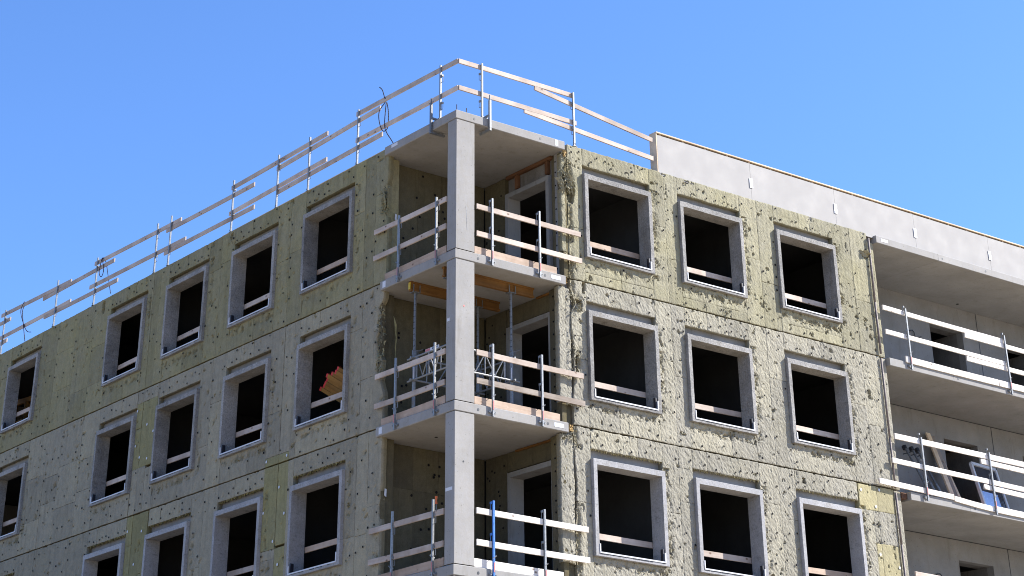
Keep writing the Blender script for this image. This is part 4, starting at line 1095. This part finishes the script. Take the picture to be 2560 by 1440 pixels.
# ---------------------------------------------------------------- things on the right balconies
ws = thing('window_unit', 'white framed window leaning on the lower right balcony, pane reflecting blue sky', 'window', (17.6, 1.7, 11.08))
a0 = Vector((16.95, 1.35, 11.10)); ex = Vector((1, 0.12, 0)).normalized(); ez = Vector((-0.03, 0.22, 1)).normalized()
def quadbar(m, p, q, w, t, mi=0): m.obar(p, q, w, t, up=ex.cross(ez), mi=mi)
H, Wd = 1.55, 1.05
m = MB()
for (p, q) in ((a0, a0 + ex * Wd), (a0 + ez * H, a0 + ez * H + ex * Wd)): m.obar(p, q, 0.07, 0.07, up=ez)
m.obar(a0, a0 + ez * H, 0.07, 0.07, up=ex); m.obar(a0 + ex * Wd, a0 + ex * Wd + ez * H, 0.07, 0.07, up=ex)
m.put('frame', 'white', ws)
m = MB(); m.obar(a0 + ez * H * 0.5 + ex * 0.05, a0 + ez * H * 0.5 + ex * (Wd - 0.05), H - 0.1, 0.012, up=ez); m.put('pane', 'glass', ws)
nrm = ex.cross(ez) * 0.012
m = MB(); m.obar(a0 + ez * H * 0.30 + ex * 0.07 + nrm, a0 + ez * H * 0.30 + ex * (Wd - 0.30) + nrm, H * 0.52, 0.004, up=ez); m.put('protective_film', 'film', ws)
for j, (x0, y0, x1, y1, zz) in enumerate(((16.10, 1.50, 16.02, 2.17, 13.30), (16.24, 1.50, 16.18, 2.18, 13.25), (16.38, 1.50, 16.32, 2.2, 12.95))):
    b = board('leaning_plank', (x0, y0, 11.09), (x1, y1, zz), 0.15, 0.045, 'wood_cap' if j != 1 else 'wood_old')
    tag(b, ['left long plank leaning beside the doorway of the lower right balcony', 'middle long plank leaning beside the balcony doorway', 'right, shorter plank leaning beside the balcony doorway'][j], 'plank', 'planks leaning by the balcony doorway')
for j, (x0, x1) in enumerate(((15.30, 15.05), (15.50, 15.30), (15.72, 15.50))):
    p = thing('leaning_prop', ['left', 'middle', 'right'][j] + ' of three steel props leaning behind the lower right balcony rail', 'prop', (x0, 1.4, 11.08), 'steel props leaning on the balcony')
    MB().tube((x0, 1.4, 11.1), (x0 + (x1 - x0) * .5, 1.75, 11.95), 0.035, 10).put('outer_tube', 'galv', p)
    MB().tube((x0 + (x1 - x0) * .5, 1.75, 11.95), (x1, 2.1, 12.8), 0.026, 10).put('inner_tube', 'galv_dull', p)
    q = MB(); q.tube((x1 - .12, 2.08, 12.62), (x1 + .12, 2.02, 12.70), 0.014, 6); q.tube((x1, 2.1, 12.76), (x1, 2.13, 12.84), 0.06, 8); q.put('collar', 'dark_steel', p)
ob = thing('orange_bag', 'crumpled orange plastic bag on the floor of the lower right balcony', 'bag', (16.2, 1.2, 11.08))
bm = bmesh.new(); bmesh.ops.create_icosphere(bm, subdivisions=3, radius=0.3)
r = random.Random(3)
for v in bm.verts:
    f = 1 + 0.25 * math.sin(v.co.x * 19 + v.co.z * 11) * math.cos(v.co.y * 17) + r.uniform(-.08, .08)
    v.co = Vector((v.co.x * f, v.co.y * f * 0.8, max(-0.2, v.co.z * f * 0.8))) + Vector((16.0, 1.25, 11.29))
me = bpy.data.meshes.new('bag_body'); bm.to_mesh(me); bm.free(); put('bag_body', me, 'orange', ob)
for j, (x, y, z) in enumerate(((15.95, YB - 0.03, 15.75), (15.9, YB - 0.03, 9.9))):
    c = MB(); pts = [(x + 0.12 * math.cos(t * 0.7), y - 0.01 * (t % 3), z + 0.12 * math.sin(t * 0.7)) for t in range(24)] + [(x + 0.2, y, z - 0.06), (x + 0.36, y, z + 0.02)]
    c.path(pts, 0.012, 5); o = c.put('cable_coil', 'dark_steel'); tag(o, ['small coil of dark cable on the wall of the upper right balcony', 'dark cable loop sticking out of the wall at the bottom right'][j], 'cable')

# ---------------------------------------------------------------- inside the window holes
hb = thing('red_tipped_beams', 'stack of yellow timber beams with red painted ends inside a shaded window', 'beams', (0.8, 5.2, 12.5))
Dv = Vector((0.30, -0.80, -0.52)).normalized(); ud = Vector((0, -0.52, 0.80)).normalized(); ud = (ud - Dv * ud.dot(Dv)).normalized()
r = random.Random(5)
for row in range(8):
    for c in range(4):
        p = Vector((0.58 + c * 0.105 + (row % 2) * 0.03, 5.66 - row * 0.075 + c * 0.03, 12.60 + row * 0.050)) + Dv * (r.uniform(-0.04, 0.04) + (0.10 if row > 5 else 0))
        m = MB(); m.obar(p + Dv * 0.045, p + Dv * 1.5, 0.082, 0.092, up=ud); b = m.put('timber_beam', 'ply', hb)
        m = MB(); m.obar(p, p + Dv * 0.045, 0.085, 0.095, up=ud); m.put('red_end', 'red_paint', b)
for j, (x, y) in enumerate(((6.72, 1.9), (6.95, 2.3))):
    o = MB().tube((x, y, 8.2), (x, y, 10.8), 0.03, 10).put('room_prop', 'galv'); tag(o, ['left', 'right'][j] + ' of two thin steel props inside the second sunny window, bottom row', 'prop', 'props inside the rooms')
o = MB().tube((1.3, 7.35, 11.1), (1.3, 7.35, 13.8), 0.03, 10).put('room_prop', 'galv_dull'); tag(o, 'single thin steel prop inside the second shaded window, middle row', 'prop', 'props inside the rooms')
tr = thing('timber_trestle', 'orange timber trestle standing inside the leftmost shaded window of the top row', 'trestle', (0.9, 22.0, 14.05))
for (a, b) in (((0.9, 22.9, 15.85), (0.9, 21.3, 15.72)), ((0.9, 22.5, 14.06), (0.9, 22.5, 15.75)), ((0.9, 21.7, 14.06), (0.9, 21.7, 15.7)), ((0.98, 22.9, 15.25), (0.98, 21.3, 15.2))):
    board('trestle_bar', a, b, 0.14, 0.09, 'ply', tr)
cb = MB(); cb.path([(0.9, 4.75, 16.6), (0.88, 4.74, 15.6), (0.92, 4.70, 14.9), (0.85, 4.9, 14.75), (0.9, 5.1, 15.0)], 0.012, 6)
o = cb.put('hanging_cable', 'blue'); tag(o, 'blue cable hanging inside the top shaded window nearest the corner', 'cable')

# ---------------------------------------------------------------- ropes on the roof rail
def rope(pts, label):
    c = MB(); P = []
    V = [Vector(p) for p in pts]
    for i in range(len(V) - 1):
        p0, p1, p2, p3 = V[max(0, i - 1)], V[i], V[i + 1], V[min(len(V) - 1, i + 2)]
        for q in range(6):
            t = q / 6
            P.append(0.5 * ((2 * p1) + (p2 - p0) * t + (2 * p0 - 5 * p1 + 4 * p2 - p3) * t * t + (3 * p1 - p0 - 3 * p2 + p3) * t ** 3))
    P.append(V[-1]); c.path([tuple(p) for p in P], 0.011, 6); o = c.put('cable', 'rope', smooth=True); tag(o, label, 'cable', 'cables looped over the roof guardrail')
rope([(0.10, 3.0, 18.57), (0.08, 2.86, 18.45), (0.09, 2.78, 18.25), (0.17, 2.86, 18.2), (0.10, 2.98, 18.0), (0.08, 2.95, 17.75), (0.09, 2.82, 17.48), (0.17, 2.75, 17.55), (0.16, 2.72, 17.9), (0.15, 2.78, 18.15), (0.09, 2.72, 18.0), (0.09, 2.75, 17.6), (0.10, 2.68, 17.4), (0.10, 2.52, 17.2), (0.10, 2.38, 17.02)], 'thick cable looped on the roof rail just left of the corner, its end standing up')
rope([(0.16, 16.15, 18.24), (0.08, 16.1, 18.2), (0.08, 16.18, 17.85), (0.09, 16.05, 17.7), (0.09, 15.95, 17.85), (0.09, 16.08, 18.22), (0.16, 16.0, 18.1), (0.16, 15.8, 17.7), (0.12, 15.45, 17.1)], 'cable loop hanging on the roof rail at mid length of the shaded facade')
rope([(0.16, 21.0, 18.25), (0.08, 20.9, 18.22), (0.08, 21.05, 18.0), (0.09, 20.8, 17.6), (0.10, 20.5, 17.3), (0.10, 20.2, 17.2)], 'cable tied near the far left end of the roof rail')
rope([(0.16, 20.9, 18.25), (0.09, 20.95, 18.0), (0.09, 20.8, 17.6), (0.10, 20.55, 17.02)], 'cable hanging straight beside the far left tied cable')
# paper scraps on the loggia insulation
for j, (x, y, z) in enumerate(((0.30, 2.585, 15.45), (0.16, 2.520, 9.78))):
    m = MB(); m.v = [(x, y, z), (x + 0.05, y, z - 0.03), (x + 0.055, y, z + 0.12), (x + 0.01, y, z + 0.13), (x, y + .004, z), (x + 0.05, y + .004, z - 0.03), (x + 0.055, y + .004, z + 0.12), (x + 0.01, y + .004, z + 0.13)]
    m.f = [(0, 1, 2, 3), (7, 6, 5, 4), (0, 4, 5, 1), (1, 5, 6, 2), (2, 6, 7, 3), (3, 7, 4, 0)]; m.mi = [0] * 6; m.put('paper_scrap', 'white', facL)

# ---------------------------------------------------------------- ground
mb = MB(); mb.v = [(-600, -600, 0), (600, -600, 0), (600, 600, 0), (-600, 600, 0)]; mb.f = [(0, 1, 2, 3)]; mb.mi = [0]
gnd = mb.put('ground', 'ground'); gnd['kind'] = 'structure'
